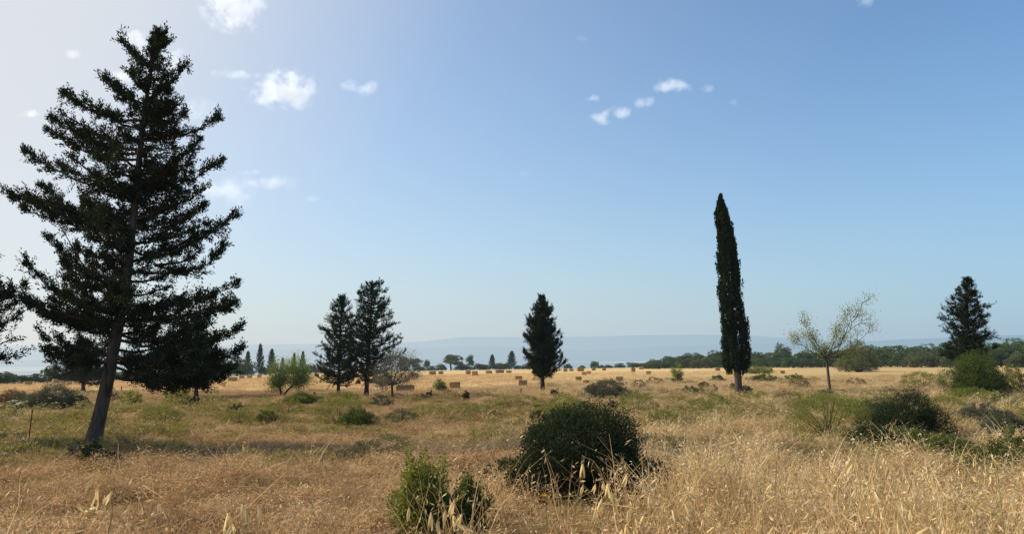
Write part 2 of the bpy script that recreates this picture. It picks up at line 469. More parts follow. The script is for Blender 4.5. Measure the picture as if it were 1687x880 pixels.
CLEAR = []
def shrub(name, px, base_py, w_px, h_px, mat, label, seed, leaf=None, n_cl=None, per=26, kind='bush', group=None, dist=None, depth=1.0, cat='bush', flowers=None, yaw=0, spikes=0, stem_col='bark_dark', lump=.2):
    r = np.random.default_rng(seed)
    p = ground_at(px, base_py) if dist is None else on_ground(px, dist)
    k = mpp(p)
    w, h = w_px * k, h_px * k * (1.45 if kind == 'mound' else 1.25 if p[1] > 14 else 1.0)
    root = empty(name, (p[0], p[1], p[2]), label, cat, group)
    CLEAR.append((p[0], p[1], w * (.52 if w_px > 60 and p[1] < 25 else .40)))
    b = Buf(); bw = Buf()
    leaf = leaf or max(.028, 1.9 * k)
    area = w * h
    n_cl = n_cl or int(np.clip(area / (leaf * leaf) * .42, 60, 1100))
    rad = np.array([w / 2 * .9, w / 2 * .9 * depth, h * .92])
    if kind == 'mound':
        C = clump_cloud(b, np.array([0, 0, h * .22]), rad * np.array([1, 1, .78]), n_cl, per, leaf, r, (.8, 1.0), .13, -.3, up=.9, aspect=.28, spread=.5, lump=lump * .7)
    else:
        big_ = w_px >= 55
        C = clump_cloud(b, np.array([0, 0, h * (.50 if w_px > 150 else .40)]), rad * (np.array([.98, .9, .54]) if w_px > 150 else np.array([.80, .85, .60]) if big_ else np.array([1, 1, .60])), n_cl, per, leaf, r, (.5, 1.0), .17, -.75, up=.55, lump=lump)
        if big_:
            for sx_ in (-1, 1):
                for q in range(2):
                    f = r.uniform(.22, .34) if q == 0 else r.uniform(.05, .25); hh = h * (r.uniform(.26, .40) if w_px < 150 else r.uniform(.28, .36))
                    c2 = clump_cloud(b, np.array([sx_ * f * w, r.normal(-.04, .12) * w, hh * .85]), np.array([.27 * w, .27 * w, hh]), n_cl // 4, per, leaf, r, (.5, 1.0), .26, -.75, up=.55, lump=lump * 1.3)
                    C = np.concatenate([C, c2])
    for i in range(min(26, len(C))):
        c = C[i * len(C) // 26] if len(C) >= 26 else C[i]
        pth = smooth_path([[r.normal(0, .04 * w), r.normal(0, .04 * w), -.05], c * np.array([.4, .4, .5]), c], 6)
        V, F = tube(pth, np.linspace(max(.006, .012 * h), .003, 6), 4); bw.add(V, F)
    for i in range(spikes):  # shoots standing above the dome
        c = C[r.integers(len(C))]; up = np.array([r.normal(0, .15), r.normal(0, .15), 1])
        if c[2] < h * .45: continue
        u = np.linspace(0, r.uniform(.15, .38) * h, 9)
        P = np.repeat(c + up * u[:, None], 5, 0) + r.normal(0, leaf * .4, (45, 3))
        V, F, T = leaves(P, np.tile(up, (45, 1)), leaf, leaf * .4, r.normal(.55, .15, 45), .8, r); b.add(V, F, T)
    obj('stems', bw.mesh('stems'), M[stem_col], root)
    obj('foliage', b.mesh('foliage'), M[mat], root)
    if flowers:
        fb = Buf()
        top = C[C[:, 2] > h * .25]
        for i in range(flowers):
            c = top[r.integers(len(top))] + np.array([0, -.03, .06]) + r.normal(0, .05 * w, 3) * np.array([1, 1, .2])
            q = r.normal(0, 1, (16, 3)) * np.array([.055, .055, .012]) * (k / .05) ** .5
            V, F, T = leaves(c + q, np.tile([0, 0, .2], (16, 1)), .05, .045, r.uniform(.2, 1, 16), 1.0, r); fb.add(V, F, T)
        obj('flowers', fb.mesh('flowers'), M['flower_white'], root)
    return root

# ------------------------------------------------------------------ ground
def stubble_start(x, y):
    px = px_of(x, y)
    return np.interp(px, [-300, 0, 300, 450, 620, 850, 960, 1060, 1180, 1300, 1400, 2200], [66, 62, 60, 53, 50, 56, 66, 88, 100, 125, 400, 400])

def build_ground():
    th = np.concatenate([np.linspace(-180, -46, 68)[:-1], np.linspace(-46, 46, 420), np.linspace(46, 180, 68)[1:-1]])
    th = np.radians(th); nt_ = len(th)
    rr = np.concatenate([[0.02], np.geomspace(.4, 300, 230), np.geomspace(312, 70000, 70)])
    nr = len(rr)
    X = np.sin(th)[None] * rr[:, None]; Y = np.cos(th)[None] * rr[:, None]
    Z = zg(X, Y)
    V = np.stack([X, Y, Z], -1).reshape(-1, 3)
    i = np.arange(nr - 1)[:, None] * nt_; j = np.arange(nt_)[None]; j2 = (j + 1) % nt_
    F = np.stack([i + j, i + nt_ + j, i + nt_ + j2, i + j2], -1).reshape(-1, 4)
    me = make_mesh('ground', V, F[:, ::-1], smooth=True)
    r = np.hypot(X, Y)
    fld = np.clip((r - stubble_start(X, Y) - 3 * np.sin(X * .35) - 2 * np.sin(X * .11 + 1)) / 8, 0, 1) * (Y > 0)
    fld = np.maximum(fld, .7 * np.clip((r - 50) / 40, 0, 1))
    a = me.attributes.new('field', 'FLOAT', 'POINT'); a.data.foreach_set('value', fld.astype(np.float32).ravel())
    pl = np.clip((r - edge_of(X, Y) - 60) / 150, 0, 1)
    a = me.attributes.new('plain', 'FLOAT', 'POINT'); a.data.foreach_set('value', pl.astype(np.float32).ravel())
    m, nt = new_mat('ground')
    geo = N(nt, 'ShaderNodeNewGeometry'); P = geo.outputs['Position']
    n1 = noise(nt, .5, 6, .65, P); n2 = noise(nt, 9, 5, .7, P)
    thatch = mix_col(nt, n2, (.11, .062, .03), (.40, .26, .12))
    grn = mix_col(nt, n2, (.075, .075, .03), (.19, .165, .07))
    near = mix_col(nt, ramp(nt, n1, [(.46, 0.0), (.62, .55)]), thatch, grn)
    mp = N(nt, 'ShaderNodeMapping'); mp.inputs['Scale'].default_value = (.04, .9, 1); mp.inputs['Rotation'].default_value = (0, 0, .05); L(nt, P, mp.inputs['Vector'])
    n3 = noise(nt, 1.0, 5, .65, mp.outputs[0]); n4 = noise(nt, .05, 3, .5, P)
    fc = ramp(nt, n3, [(.3, (.56, .38, .165)), (.5, (.70, .50, .23)), (.7, (.80, .60, .31))])
    fc = mix_col(nt, ramp(nt, n4, [(.4, 0.0), (.7, .4)]), fc, (.60, .40, .17))
    fc = mix_col(nt, ramp(nt, noise(nt, 3, 4, .7, P), [(.35, .25), (.6, 0.0)]), fc, (.34, .21, .09))
    fa = N(nt, 'ShaderNodeAttribute', attribute_name='field'); pa = N(nt, 'ShaderNodeAttribute', attribute_name='plain')
    c = mix_col(nt, fa.outputs['Fac'], near, fc)
    vo = N(nt, 'ShaderNodeTexVoronoi'); vo.inputs['Scale'].default_value = .0016
    mp2 = N(nt, 'ShaderNodeMapping'); mp2.inputs['Scale'].default_value = (.55, .35, 1); mp2.inputs['Rotation'].default_value = (0, 0, .3)
    L(nt, P, mp2.inputs['Vector']); L(nt, mp2.outputs[0], vo.inputs['Vector'])
    sp = N(nt, 'ShaderNodeSeparateColor'); L(nt, vo.outputs['Color'], sp.inputs[0])
    pc = ramp(nt, sp.outputs[0], [(0, (.03, .05, .04)), (.35, (.07, .085, .05)), (.62, (.17, .16, .09)), (.84, (.5, .44, .3))], 'CONSTANT')
    c = mix_col(nt, pa.outputs['Fac'], c, pc)
    bs = N(nt, 'ShaderNodeBsdfDiffuse'); L(nt, c, bs.inputs['Color'])
    bp = N(nt, 'ShaderNodeBump'); bp.inputs['Strength'].default_value = .7; bp.inputs['Distance'].default_value = .06
    L(nt, n2, bp.inputs['Height']); L(nt, bp.outputs[0], bs.inputs['Normal'])
    finish(nt, bs.outputs[0])
    tag(obj('ground', me, m), kind='structure')
build_ground()

def ridge(name, dist, prof, seed, colr, depth=4000, wob=12, base=-130):
    """a long hill: front slope, crest, back slope"""
    r = np.random.default_rng(seed)
    px = np.linspace(prof[0][0], prof[-1][0], 260)
    row = np.interp(px, [p[0] for p in prof], [p[1] for p in prof])
    nz = np.convolve(r.normal(0, 1, 260 + 14), np.ones(15) / 15, 'valid') + .35 * r.normal(0, 1, 260) * .3
    X = (px - CX) / FPX * dist
    Zt = CAM[2] + (HOR - row) / FPX * dist + nz * wob
    ks = [(-.55, 0.0), (-.32, .30), (-.18, .62), (-.07, .9), (0, 1.0), (.2, .85), (.8, 0.0)]
    V = []
    for q, (dy, f) in enumerate(ks):
        jit = np.convolve(r.normal(0, 1, 260 + 8), np.ones(9) / 9, 'valid') * wob * (1.5 if 0 < f < 1 else 0)
        s = (dist + dy * depth) / dist
        V.append(np.stack([X * s, np.full(260, dist + dy * depth), base + (np.maximum(Zt, base + 4) - base) * f + jit], -1))
    V = np.concatenate(V)
    i = np.arange(len(ks) - 1)[:, None] * 260; j = np.arange(259)[None]
    F = np.stack([i + j, i + j + 1, i + 260 + j + 1, i + 260 + j], -1).reshape(-1, 4)
    me = make_mesh(name, V, F, smooth=True)
    m, nt = new_mat(name)
    geo = N(nt, 'ShaderNodeNewGeometry')
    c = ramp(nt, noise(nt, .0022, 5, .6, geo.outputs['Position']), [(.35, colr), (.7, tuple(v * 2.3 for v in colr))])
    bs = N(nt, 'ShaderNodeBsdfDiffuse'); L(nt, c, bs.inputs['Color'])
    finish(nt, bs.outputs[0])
    return tag(obj(name, me, m), kind='structure')
ridge('hills', 24000, [(-900, 566), (-300, 566), (0, 571), (380, 571), (420, 568), (520, 567), (640, 566), (690, 564), (735, 559), (760, 556), (850, 556), (960, 555), (1050, 553), (1150, 552), (1240, 554), (1330, 560), (1500, 566), (1900, 566), (2500, 560)], 3, (.05, .065, .05), 6000, 14)
ridge('hills', 12500, [(-900, 580), (0, 583), (400, 577), (520, 575), (600, 572), (700, 574), (800, 571), (880, 574), (960, 577), (1050, 573), (1120, 571), (1180, 568), (1240, 567), (1330, 566), (1420, 563), (1500, 559), (1580, 556), (1687, 553), (2300, 550)], 5, (.04, .055, .04), 3500, 9)

# ------------------------------------------------------------------ the big leaning cypress
D1 = float(ground_at(150, 742)[1])
def P1(px, py, dy=0.0): return at_depth(px, py, D1 + dy)
tb = ground_at(150, 742)
MPX = mpp(tb)
big_boughs = [  # height fraction along the trunk and the picture point its tip reaches
    (.93, (197, 58), -.1), (.97, (277, 45), .1), (.84, (166, 128), .2), (.80, (98, 150), -.3), (.85, (312, 102), .2), (.79, (300, 160), -.3),
    (.73, (80, 192), .4), (.72, (72, 212), .1), (.75, (362, 188), .2), (.66, (36, 245), -.4), (.66, (330, 225), -.5), (.65, (374, 262), .3),
    (.58, (12, 318), .3), (.57, (30, 340), -.5), (.56, (60, 300), .6), (.58, (350, 305), .4), (.52, (345, 330), -.5), (.48, (394, 350), .2), (.46, (372, 400), -.4),
    (.42, (75, 390), -.6), (.36, (42, 425), .3), (.33, (14, 468), .1), (.32, (40, 498), -.6), (.37, (398, 468), -.3), (.35, (392, 500), .4), (.30, (404, 535), .2),
    (.27, (58, 545), .2), (.255, (72, 578), .5), (.26, (402, 575), -.5), (.24, (398, 600), .3), (.25, (110, 592), -.7), (.27, (330, 600), -1.2), (.25, (285, 590), .9), (.22, (345, 625), .2), (.26, (370, 560), -1.0), (.3, (330, 540), 1.2)]
def big_profile(h):
    return np.interp(h, [.1, .22, .35, .5, .65, .8, .9, 1], [1.9, 2.35, 2.35, 2.1, 1.75, 1.15, .6, .12])
big = spreading_cypress('cypress_tree', tb, P1(262, 44), None, 'tall dark cypress with leaning bare trunk, largest tree, at the left of the photo',
    boughs=[(h - .03 - .02 * (h < .7), P1(q[0], q[1], dy)) for h, q, dy in big_boughs], n_boughs=80, crown0=.225, leaf=.062, dens=17, seed=21, trunk_r=.145,
    profile=big_profile, rise=.22, mid=[P1(166, 680), P1(181, 610), P1(199, 520), P1(214, 420), P1(224, 320), P1(233, 220), P1(246, 130)], lim=.62, fan=.47, inner=54)
def dead_branch(pts, r0):
    pth = smooth_path([np.asarray(P1(*q)) - tb for q in pts], 16)
    b = Buf(); V, F = tube(pth, np.linspace(r0, .006, 16), 6); b.add(V, F)
    r = np.random.default_rng(int(pts[0][0]))
    for i in range(7):
        a = pth[5 + i]; e = a + np.array([r.normal(0, .2), r.normal(0, .2), r.normal(.05, .15)])
        V, F = tube(smooth_path([a, (a + e) / 2 + r.normal(0, .03, 3), e], 5), np.linspace(.009, .003, 5), 4); b.add(V, F)
    obj('dead_branch', b.mesh('dead_branch', True), M['bark_dark'], big)['label'] = 'bare dead bough curving out below the crown'
dead_branch([(190, 585, 0), (222, 620, -.1), (250, 640, -.2), (275, 650, -.3), (290, 640, -.3)], .03)
dead_branch([(200, 520, 0), (150, 455, -.4), (125, 420, -.5), (105, 380, -.5), (95, 365, -.5)], .022)

# ------------------------------------------------------------------ the other conifers
def cyp(px, base_py, top_px, top_py, half_px, label, seed, kind='open', dist=None, mats=('cypress2', 'bark_dark'), group=None, n=None, trunk_px=10, crown_px=None, hprof=None, name='cypress_tree', dens=None, leaf_k=1.75, rise=.3):
    b = ground_at(px, base_py) if dist is None else on_ground(px, dist)
    k = mpp(b)
    top = at_depth(top_px, top_py, b[1])
    H = top[2] - b[2]
    c0 = .12 if crown_px is None else (base_py - crown_px) / max(1, base_py - top_py)
    W = half_px * k
    if hprof is None:
        hprof = ([0, .08, .3, .55, .8, 1], [.72, 1, .93, .66, .34, .05])
    def prof(h): return W * float(np.interp((h - c0) / (1 - c0), hprof[0], hprof[1]))
    leaf = max(.05, leaf_k * k)
    return spreading_cypress(name, b, top, None, label, n_boughs=int((n or 60) * 1.9), crown0=c0, leaf=leaf, dens=dens or (13 if kind == 'open' else 20), seed=seed, trunk_r=trunk_px * k / 2,
                             profile=prof, rise=rise, mats=mats, group=group, fan=.46 * W if W < 1.6 else .55)

cyp(-88, 775, -70, 330, 128, 'cypress cut off by the left edge, only its right boughs in view', 31, dist=17, crown_px=640, mats=('cypress', 'bark'), n=70, trunk_px=26, leaf_k=5)
cyp(323, 655, 326, 515, 62, 'small dark cypress half hidden behind the low boughs of the largest tree', 32, n=60, crown_px=637, trunk_px=7)
cyp(137, 645, 138, 560, 60, 'small dark round cypress seen under the leaning tree, trunk left of its trunk', 33, n=55, crown_px=632, trunk_px=6, hprof=([0, .3, .6, 1], [.95, 1, .75, .1]))
cyp(557, 656, 563, 488, 46, 'left and shorter cypress of the close pair left of the centre', 34, n=64, crown_px=636, trunk_px=6, hprof=([0, .1, .35, .6, .85, 1], [.85, 1, .95, .72, .4, .08]))
cyp(603, 657, 614, 466, 60, 'right and taller open cypress of the close pair left of the centre', 35, n=74, crown_px=632, trunk_px=8, hprof=([0, .08, .3, .5, .72, .92, 1], [.75, .92, 1, .85, .6, .38, .15]))
cyp(894, 646, 893, 489, 37, 'dense conical cypress standing alone in the middle of the field edge', 36, kind='dense', n=92, crown_px=627, trunk_px=7, hprof=([0, .08, .3, .55, .8, 1], [.86, 1, .98, .78, .42, .08]), dens=22, rise=.75)
cyp(1592, 652, 1594, 458, 44, 'tiered dark cypress behind the large green bush on the right', 37, n=70, crown_px=598, trunk_px=9, hprof=([0, .1, .3, .55, .8, .93, 1], [1.0, 1, .98, .78, .5, .22, .05]), dens=16)

def column_cypress():
    r = np.random.default_rng(41)
    b = ground_at(1217, 650); k = mpp(b)
    top = at_depth(1196, 319, b[1]) - b
    root = empty('columnar_cypress', b, 'tall narrow dark column cypress right of the centre', 'tree')
    H = top[2]
    cz = (650 - 612) * k
    # picture outline: left and right offsets in px of the axis by row
    rows = [612, 600, 580, 560, 530, 500, 470, 440, 420, 400, 370, 345, 330, 319]
    lef = [1192, 1188, 1189, 1190, 1190, 1187, 1187, 1188, 1186, 1188, 1186, 1186, 1191, 1195]
    rig = [1238, 1241, 1241, 1238, 1232, 1229, 1227, 1225, 1222, 1219, 1213, 1206, 1201, 1197]
    zz = np.array([(650 - q) * k for q in rows]); cx = (np.array(lef) + rig) / 2; hw = (np.array(rig) - lef) / 2 * k * .88; hw[-3:] *= [.95, .9, 1.6]
    cxm = (cx - 1217) * k
    bl, bt = Buf(), Buf()
    nf = 760
    z0 = cz + (H - cz) * r.uniform(0, 1, nf) ** 1.08 * .995
    az = r.uniform(0, 2 * np.pi, nf)
    rr = np.interp(z0, zz, hw) * r.uniform(.3, .9, nf) ** .6 * .95
    ln = r.uniform(.35, .85, nf) * np.clip((H - z0) / 1.2, .3, 1)
    base = np.stack([np.interp(z0, zz, cxm) + rr * np.cos(az), rr * np.sin(az), z0 - .2], -1)
    dr = unit(np.stack([np.cos(az) * .24, np.sin(az) * .24, np.ones(nf)], -1) + r.normal(0, .09, (nf, 3)))
    m = 85
    u = r.uniform(0, 1, (nf, m))
    wid = (np.minimum(.14, .03 + .22 * np.interp(z0, zz, hw))[:, None] * np.clip((H - z0) / 1.6, .25, 1)[:, None] * np.sin(np.pi * np.clip(u * .85 + .12, 0, 1))) * r.uniform(.6, 1.3, (nf, 1))
    P = base[:, None] + dr[:, None] * (ln[:, None] * u)[..., None] + unit(r.normal(0, 1, (nf, m, 3))) * wid[..., None]
    axx = np.interp(P[..., 2], zz, cxm); hwp = np.interp(P[..., 2], zz, hw) * r.uniform(.76, 1.34, (nf, 1))
    q = np.hypot(P[..., 0] - axx, P[..., 1]); f = np.minimum(1, hwp / np.maximum(q, 1e-6))
    P[..., 0] = axx + (P[..., 0] - axx) * f; P[..., 1] *= f; P[..., 2] = np.minimum(P[..., 2], H)
    tint = r.normal(.38, .15, (nf, 1)) + .25 * (u - .5) + r.normal(0, .1, (nf, m))
    V, F, T = leaves(P.reshape(-1, 3), np.repeat(dr, m, 0), .105, .045, tint.ravel(), .4, r); bl.add(V, F, T)
    tr = smooth_path([[0, 0, -.1], [-.01, 0, cz], [np.interp(H * .5, zz, cxm), 0, H * .5], [np.interp(H * .9, zz, cxm), 0, H * .9]], 20)
    V, F = tube(tr, .19 * np.linspace(1, .05, 20), 10); bt.add(V, F)
    for s in ((.22, .45), (.28, -.1), (-.2, .3), (.33, .2)):  # little bare suckers under the crown
        V, F = tube(smooth_path([[0, 0, cz * .45], [s[0] * .7, s[1] * .5, cz * .75], [s[0] * 1.5, s[1], cz * 1.25]], 8), np.linspace(.02, .005, 8), 5); bt.add(V, F)
    obj('trunk', bt.mesh('trunk', True), M['bark_grey'], root)
    obj('crown', bl.mesh('crown'), M['column'], root)
column_cypress()

# ------------------------------------------------------------------ broadleaved trees
def skeleton(b_wood, r, start, dirv, length, rad, level, tips, spread=.55, up=.15, maxlev=4, wob=.12):
    n = 7
    p = [np.asarray(start, float)]; d = unit(np.asarray(dirv, float))
    for i in range(n - 1):
        d = unit(d + r.normal(0, wob, 3) + np.array([0, 0, up * .25]))
        p.append(p[-1] + d * length / (n - 1))
    p = np.array(p)
    V, F = tube(p, np.linspace(rad, rad * .55, n), 6 if level < 2 else 4); b_wood.add(V, F)
    if level >= maxlev - 1:
        tips.append((p, d))
    if level >= maxlev: return
    k = 3 if level < 2 else 2
    for q in range(k + int(r.integers(0, 2))):
        i = r.integers(3, n)
        s = unit(r.normal(0, 1, 3)); s = unit(s - d * np.dot(s, d))
        nd = unit(d * (1 - spread * .4) + s * spread + np.array([0, 0, up]))
        skeleton(b_wood, r, p[i], nd, length * r.uniform(.55, .85), rad * .55, level + 1, tips, spread, up, maxlev, wob)

def twig_tree(name, px, base_py, label, mat, seed, stems, per=22, leaf=.06, leaf_spread=.05, dist=None, bark='bark_dark', maxlev=4, spread=.55, cat='tree', up=.15):
    """stems: (dx px, dy px of first fork, limb list of tip points in px relative to base)"""
    r = np.random.default_rng(seed)
    b = ground_at(px, base_py) if dist is None else on_ground(px, dist)
    k = mpp(b)
    root = empty(name, b, label, cat)
    bt, bb, bl = Buf(), Buf(), Buf(); tips = []
    for (fork, rad, limbs) in stems:
        f = np.array([fork[0] * k, fork[2] * k, fork[1] * k])
        pth = smooth_path([[f[0] * .0, 0, -.1], f * .5 + r.normal(0, .02, 3), f], 10)
        V, F = tube(pth, np.linspace(rad * k * 1.15, rad * k * .8, 10), 9); bt.add(V, F)
        for tip in limbs:
            t = np.array([tip[0] * k, tip[2] * k, tip[1] * k]); Ln = np.linalg.norm(t - f)
            n = 9; u = np.linspace(0, 1, n)[:, None]
            p = f + (t - f) * u; p[:, 2] -= .10 * Ln * np.sin(np.pi * u[:, 0]); p[1:-1] += r.normal(0, .02 * Ln, (n - 2, 3))
            V, F = tube(p, np.linspace(rad * k * .5, rad * k * .12, n), 6); bb.add(V, F)
            tips.append((p[4:], unit(t - f)))
            for q in range(7):
                i = r.integers(2, n); d = unit(t - f); s = unit(r.normal(0, 1, 3))
                skeleton(bb, r, p[i], unit(d * .8 + s * spread), Ln * r.uniform(.09, .22), rad * k * .22, maxlev - 2, tips, spread, up, maxlev)
    for p, d in tips:
        q = p[r.integers(0, len(p), per)] + r.normal(0, leaf_spread, (per, 3))
        t0 = r.normal(.5, .15)
        V, F, T = leaves(q, np.tile(d, (per, 1)) + r.normal(0, .5, (per, 3)), leaf, leaf * .45, r.normal(t0, .14, per), .6, r); bl.add(V, F, T)
    obj('trunk', bt.mesh('trunk', True), M[bark], root)
    obj('branches', bb.mesh('branches', True), M[bark], root)
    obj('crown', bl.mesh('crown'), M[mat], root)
    return root

twig_tree('almond_tree', 1368, 648, 'slim almond tree with thin sparse pale leaves and bare branches, right of the column cypress', 'almond', 51,
    [((-4, 56, 0), 2.3, [(-42, 118, 5), (-28, 92, -10), (-8, 84, 12), (18, 104, 6), (40, 124, -5), (60, 148, 4), (68, 100, 3), (34, 74, -12), (-46, 86, 6)])], per=11, leaf=.08, leaf_spread=.15, bark='bark_grey')
twig_tree('young_almond_tree', 464, 654, 'small bright green twin stemmed tree at the field edge, right of the largest cypress', 'almond_bright', 52,
    [((-3, 16, 0), 1.8, [(-14, 44, 4), (-6, 48, -6), (4, 46, 5), (-18, 28, -4), (2, 38, 8), (-10, 22, 6)]), ((20, 20, 0), 1.7, [(38, 40, 4), (28, 50, -5), (42, 28, 0), (34, 44, 9), (16, 50, 3), (26, 24, -8)])], per=20, leaf=.075, leaf_spread=.22)
twig_tree('grey_tree', 647, 658, 'thin greyish half bare tree right of the close pair of cypresses', 'olive_tree', 53,
    [((-2, 24, 0), 2.2, [(-26, 38, 5), (-16, 58, -6), (-2, 68, 4), (12, 62, -8), (28, 58, 6), (40, 44, -3), (24, 36, 8), (-30, 28, -6)])], per=24, leaf=.05, leaf_spread=.2, bark='bark_grey')
twig_tree('sapling', 723, 648, 'small pale green sapling beside a bale at the field edge', 'almond_bright', 54,
    [((0, 5, 0), .8, [(-6, 14, 2), (0, 19, -2), (7, 15, 1), (12, 9, 0)])], per=5, leaf=.08, leaf_spread=.08, maxlev=3)
twig_tree('bare_sapling', 1114, 634, 'spindly half bare sapling against the golden field left of the column cypress', 'almond', 55,
    [((0, 8, 0), .8, [(-10, 22, 2), (2, 26, -2), (9, 20, 1), (-4, 18, 2)])], per=7, leaf=.07, leaf_spread=.09, maxlev=3, dist=57)

# ------------------------------------------------------------------ woods: variants, then copies
def wood_proto(name, mat, seed, shape, leaf=.20, n_lobes=9):
    """unit tree 1 m high, 1 m wide"""
    r = np.random.default_rng(seed)
    root = empty(name, (0, 0, 0), 'x', 'tree')
    bl, bt = Buf(), Buf()
    if shape == 'round':
        for i in range(n_lobes):
            a = r.uniform(0, 6.28); q = r.uniform(.05, .33)
            c = np.array([math.cos(a) * q, math.sin(a) * q, r.uniform(.22, .74) - q * .2])
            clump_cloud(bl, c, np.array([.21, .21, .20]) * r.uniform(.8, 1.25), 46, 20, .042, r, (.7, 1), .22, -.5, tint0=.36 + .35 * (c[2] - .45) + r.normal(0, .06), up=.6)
        clump_cloud(bl, np.array([0, 0, .22]), np.array([.46, .46, .36]), 200, 20, .05, r, (.6, 1), .14, -.6, tint0=.28)
        V, F = tube([[0, 0, -.05], [.01, 0, .2], [0, .01, .5]], [.035, .028, .015], 6); bt.add(V, F)
    elif shape == 'umbrella':
        for i in range(n_lobes):
            a = r.uniform(0, 6.28); q = r.uniform(.1, .36)
            c = np.array([math.cos(a) * q, math.sin(a) * q, r.uniform(.42, .85) - q * .25])
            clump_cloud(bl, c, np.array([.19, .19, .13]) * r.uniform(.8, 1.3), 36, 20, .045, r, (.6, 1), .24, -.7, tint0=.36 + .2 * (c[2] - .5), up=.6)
        V, F = tube([[0, 0, -.05], [.02, 0, .35], [0, .01, .8]], [.035, .026, .01], 6); bt.add(V, F)
        for i in range(5):
            a = r.uniform(0, 6.28)
            V, F = tube([[.01, 0, .3], [math.cos(a) * .2, math.sin(a) * .2, .5], [math.cos(a) * .32, math.sin(a) * .32, .62]], [.015, .011, .005], 4); bt.add(V, F)
    else:  # spire
        for i in range(46):
            h = .08 + .9 * i / 46; az = i * 2.4; w = .5 * (1 - h) ** .75 * r.uniform(.65, 1.05)
            for q in np.linspace(.25, 1, 4):
                c = np.array([math.cos(az) * w * q, math.sin(az) * w * q, h + .06 * q])
                P = c + r.normal(0, .035, (34, 3)) * np.array([1, 1, .6])
                V, F, T = leaves(P, np.tile([math.cos(az), math.sin(az), .3], (34, 1)), .05, .022, r.normal(.4, .16, 34), .7, r); bl.add(V, F, T)
        V, F = tube([[0, 0, -.05], [0, 0, .5], [0, 0, .98]], [.03, .02, .005], 6); bt.add(V, F)
    obj('trunk', bt.mesh('trunk', True), M['bark_dark'], root)
    obj('crown', bl.mesh('crown'), M[mat], root)
    return root

PROTO = {}
def place_wood(kind, name, px, dist, w_px, h_px, label, group=None, sink=0.0):
    mat, shape, seed = kind
    p = on_ground(px, dist); k = mpp(p)
    if kind not in PROTO:
        o = PROTO[kind] = wood_proto(name, mat, seed, shape)
    else:
        o = copy_tree(PROTO[kind]); o.name = name
    o.location = (p[0], p[1], p[2] - sink)
    o.scale = (w_px * k, w_px * k, h_px * k); o.rotation_euler = (0, 0, random.uniform(0, 6.28))
    for key in ('label', 'category', 'group'):
        if key in o: del o[key]
    tag(o, label, 'tree', group)
    return o

def row_of(px, dist):
    p = on_ground(px, dist) - CAM
    return CY - FPX * float(np.dot(p, UPV)) / float(np.dot(p, FWD))

wr = random.Random(5)
TOPS = ([990, 1030, 1062, 1080, 1110, 1150, 1185, 1240, 1262, 1310, 1350, 1400, 1425, 1480, 1540, 1600, 1660, 1690, 1800],
        [600, 598, 596, 590, 585, 583, 579, 578, 581, 579, 574, 568, 565, 568, 566, 562, 560, 556, 552])
ROUND = [('pine', 'round', s) for s in (61, 62, 63)] + [('pine_olive', 'round', 64)]
G_WOOD = 'trees of the wood on the right'
L_WOOD = 'round dark green tree crowded in the low wood on the right, behind the field'
px = 1066.0
while px < 1790:  # back row forms the skyline
    d = float(np.interp(px, [1060, 1250, 1400, 1600, 1800], [186, 178, 172, 150, 140])) + wr.uniform(-4, 4)
    top = float(np.interp(px, *TOPS)) + wr.uniform(-1.5, 3.5)
    h = (row_of(px, d) - top) * 1.13
    w = max(18, h * wr.uniform(.9, 1.35))
    place_wood(wr.choice(ROUND[:3]), 'wood_tree', px, d, w, h, L_WOOD, G_WOOD)
    px += w * .52
px = 1062.0
while px < 1790:  # front row against the field
    d = float(np.interp(px, [1060, 1250, 1400, 1600, 1800], [170, 158, 142, 120, 112])) + wr.uniform(-6, 6)
    top = float(np.interp(px, *TOPS)); b = row_of(px, d)
    h = (b - top) * wr.uniform(.42, .88)
    w = max(14, h * wr.uniform(1.0, 1.5))
    place_wood(wr.choice(ROUND), 'wood_tree', px, d, w, h, L_WOOD, G_WOOD)
    px += w * .62
place_wood(ROUND[3], 'wood_tree', 1285, 184, 33, row_of(1285, 184) - 560, 'taller round tree rising above the wood, right of the column cypress', G_WOOD)
place_wood(ROUND[1], 'wood_tree', 1174, 188, 36, row_of(1174, 188) - 576, 'broad domed tree at the top of the wood just left of the column cypress', G_WOOD)
# low trees by the far edge of the field, towards the wood
for i, (px, w, h) in enumerate([(935, 16, 9), (1002, 16, 7), (1020, 22, 9), (1042, 24, 10), (1056, 20, 9), (958, 12, 6), (990, 12, 6)]):
    place_wood(ROUND[i % 3], 'low_tree', px, float(edge_of(px - CX, FPX)) - 2, w, h, 'low dark tree on the far field edge between the conical cypress and the wood', 'low trees on the far field edge')
place_wood(ROUND[1], 'round_tree', 979, 201, 16, 15, 'small round tree alone on the far field edge, right of the conical cypress')
# trees of the far edge, centre
UMB = ('pine', 'umbrella', 71); UMB2 = ('pine', 'umbrella', 72); SPI = ('cypress2', 'spire', 73); SPI2 = ('cypress2', 'spire', 74)
def far(kind, name, px, w, h, label, back=6, group=None):
    d = (float(edge_of(np.array(px - CX), np.array(FPX))) - back) * FPX / math.hypot(px - CX, FPX)
    return place_wood(kind, name, px, d, w, h, label, group)
far(UMB, 'pine_tree', 744, 46, 30, 'widest umbrella pine on the far field edge left of the conical cypress')
far(UMB2, 'pine_tree', 778, 20, 26, 'narrow pine just right of the widest umbrella pine on the far edge')
far(SPI, 'conifer', 811, 18, 24, 'small twin topped conifer midway along the far field edge')
far(SPI2, 'conifer', 843, 24, 29, 'pale conical conifer on the far edge next left of the conical cypress')
far(UMB2, 'pine_tree', 703, 18, 19, 'small loose pine on the far edge, left of the widest umbrella pine')
far(UMB, 'pine_tree', 684, 30, 24, 'bushy pine behind the thin greyish tree on the far edge')
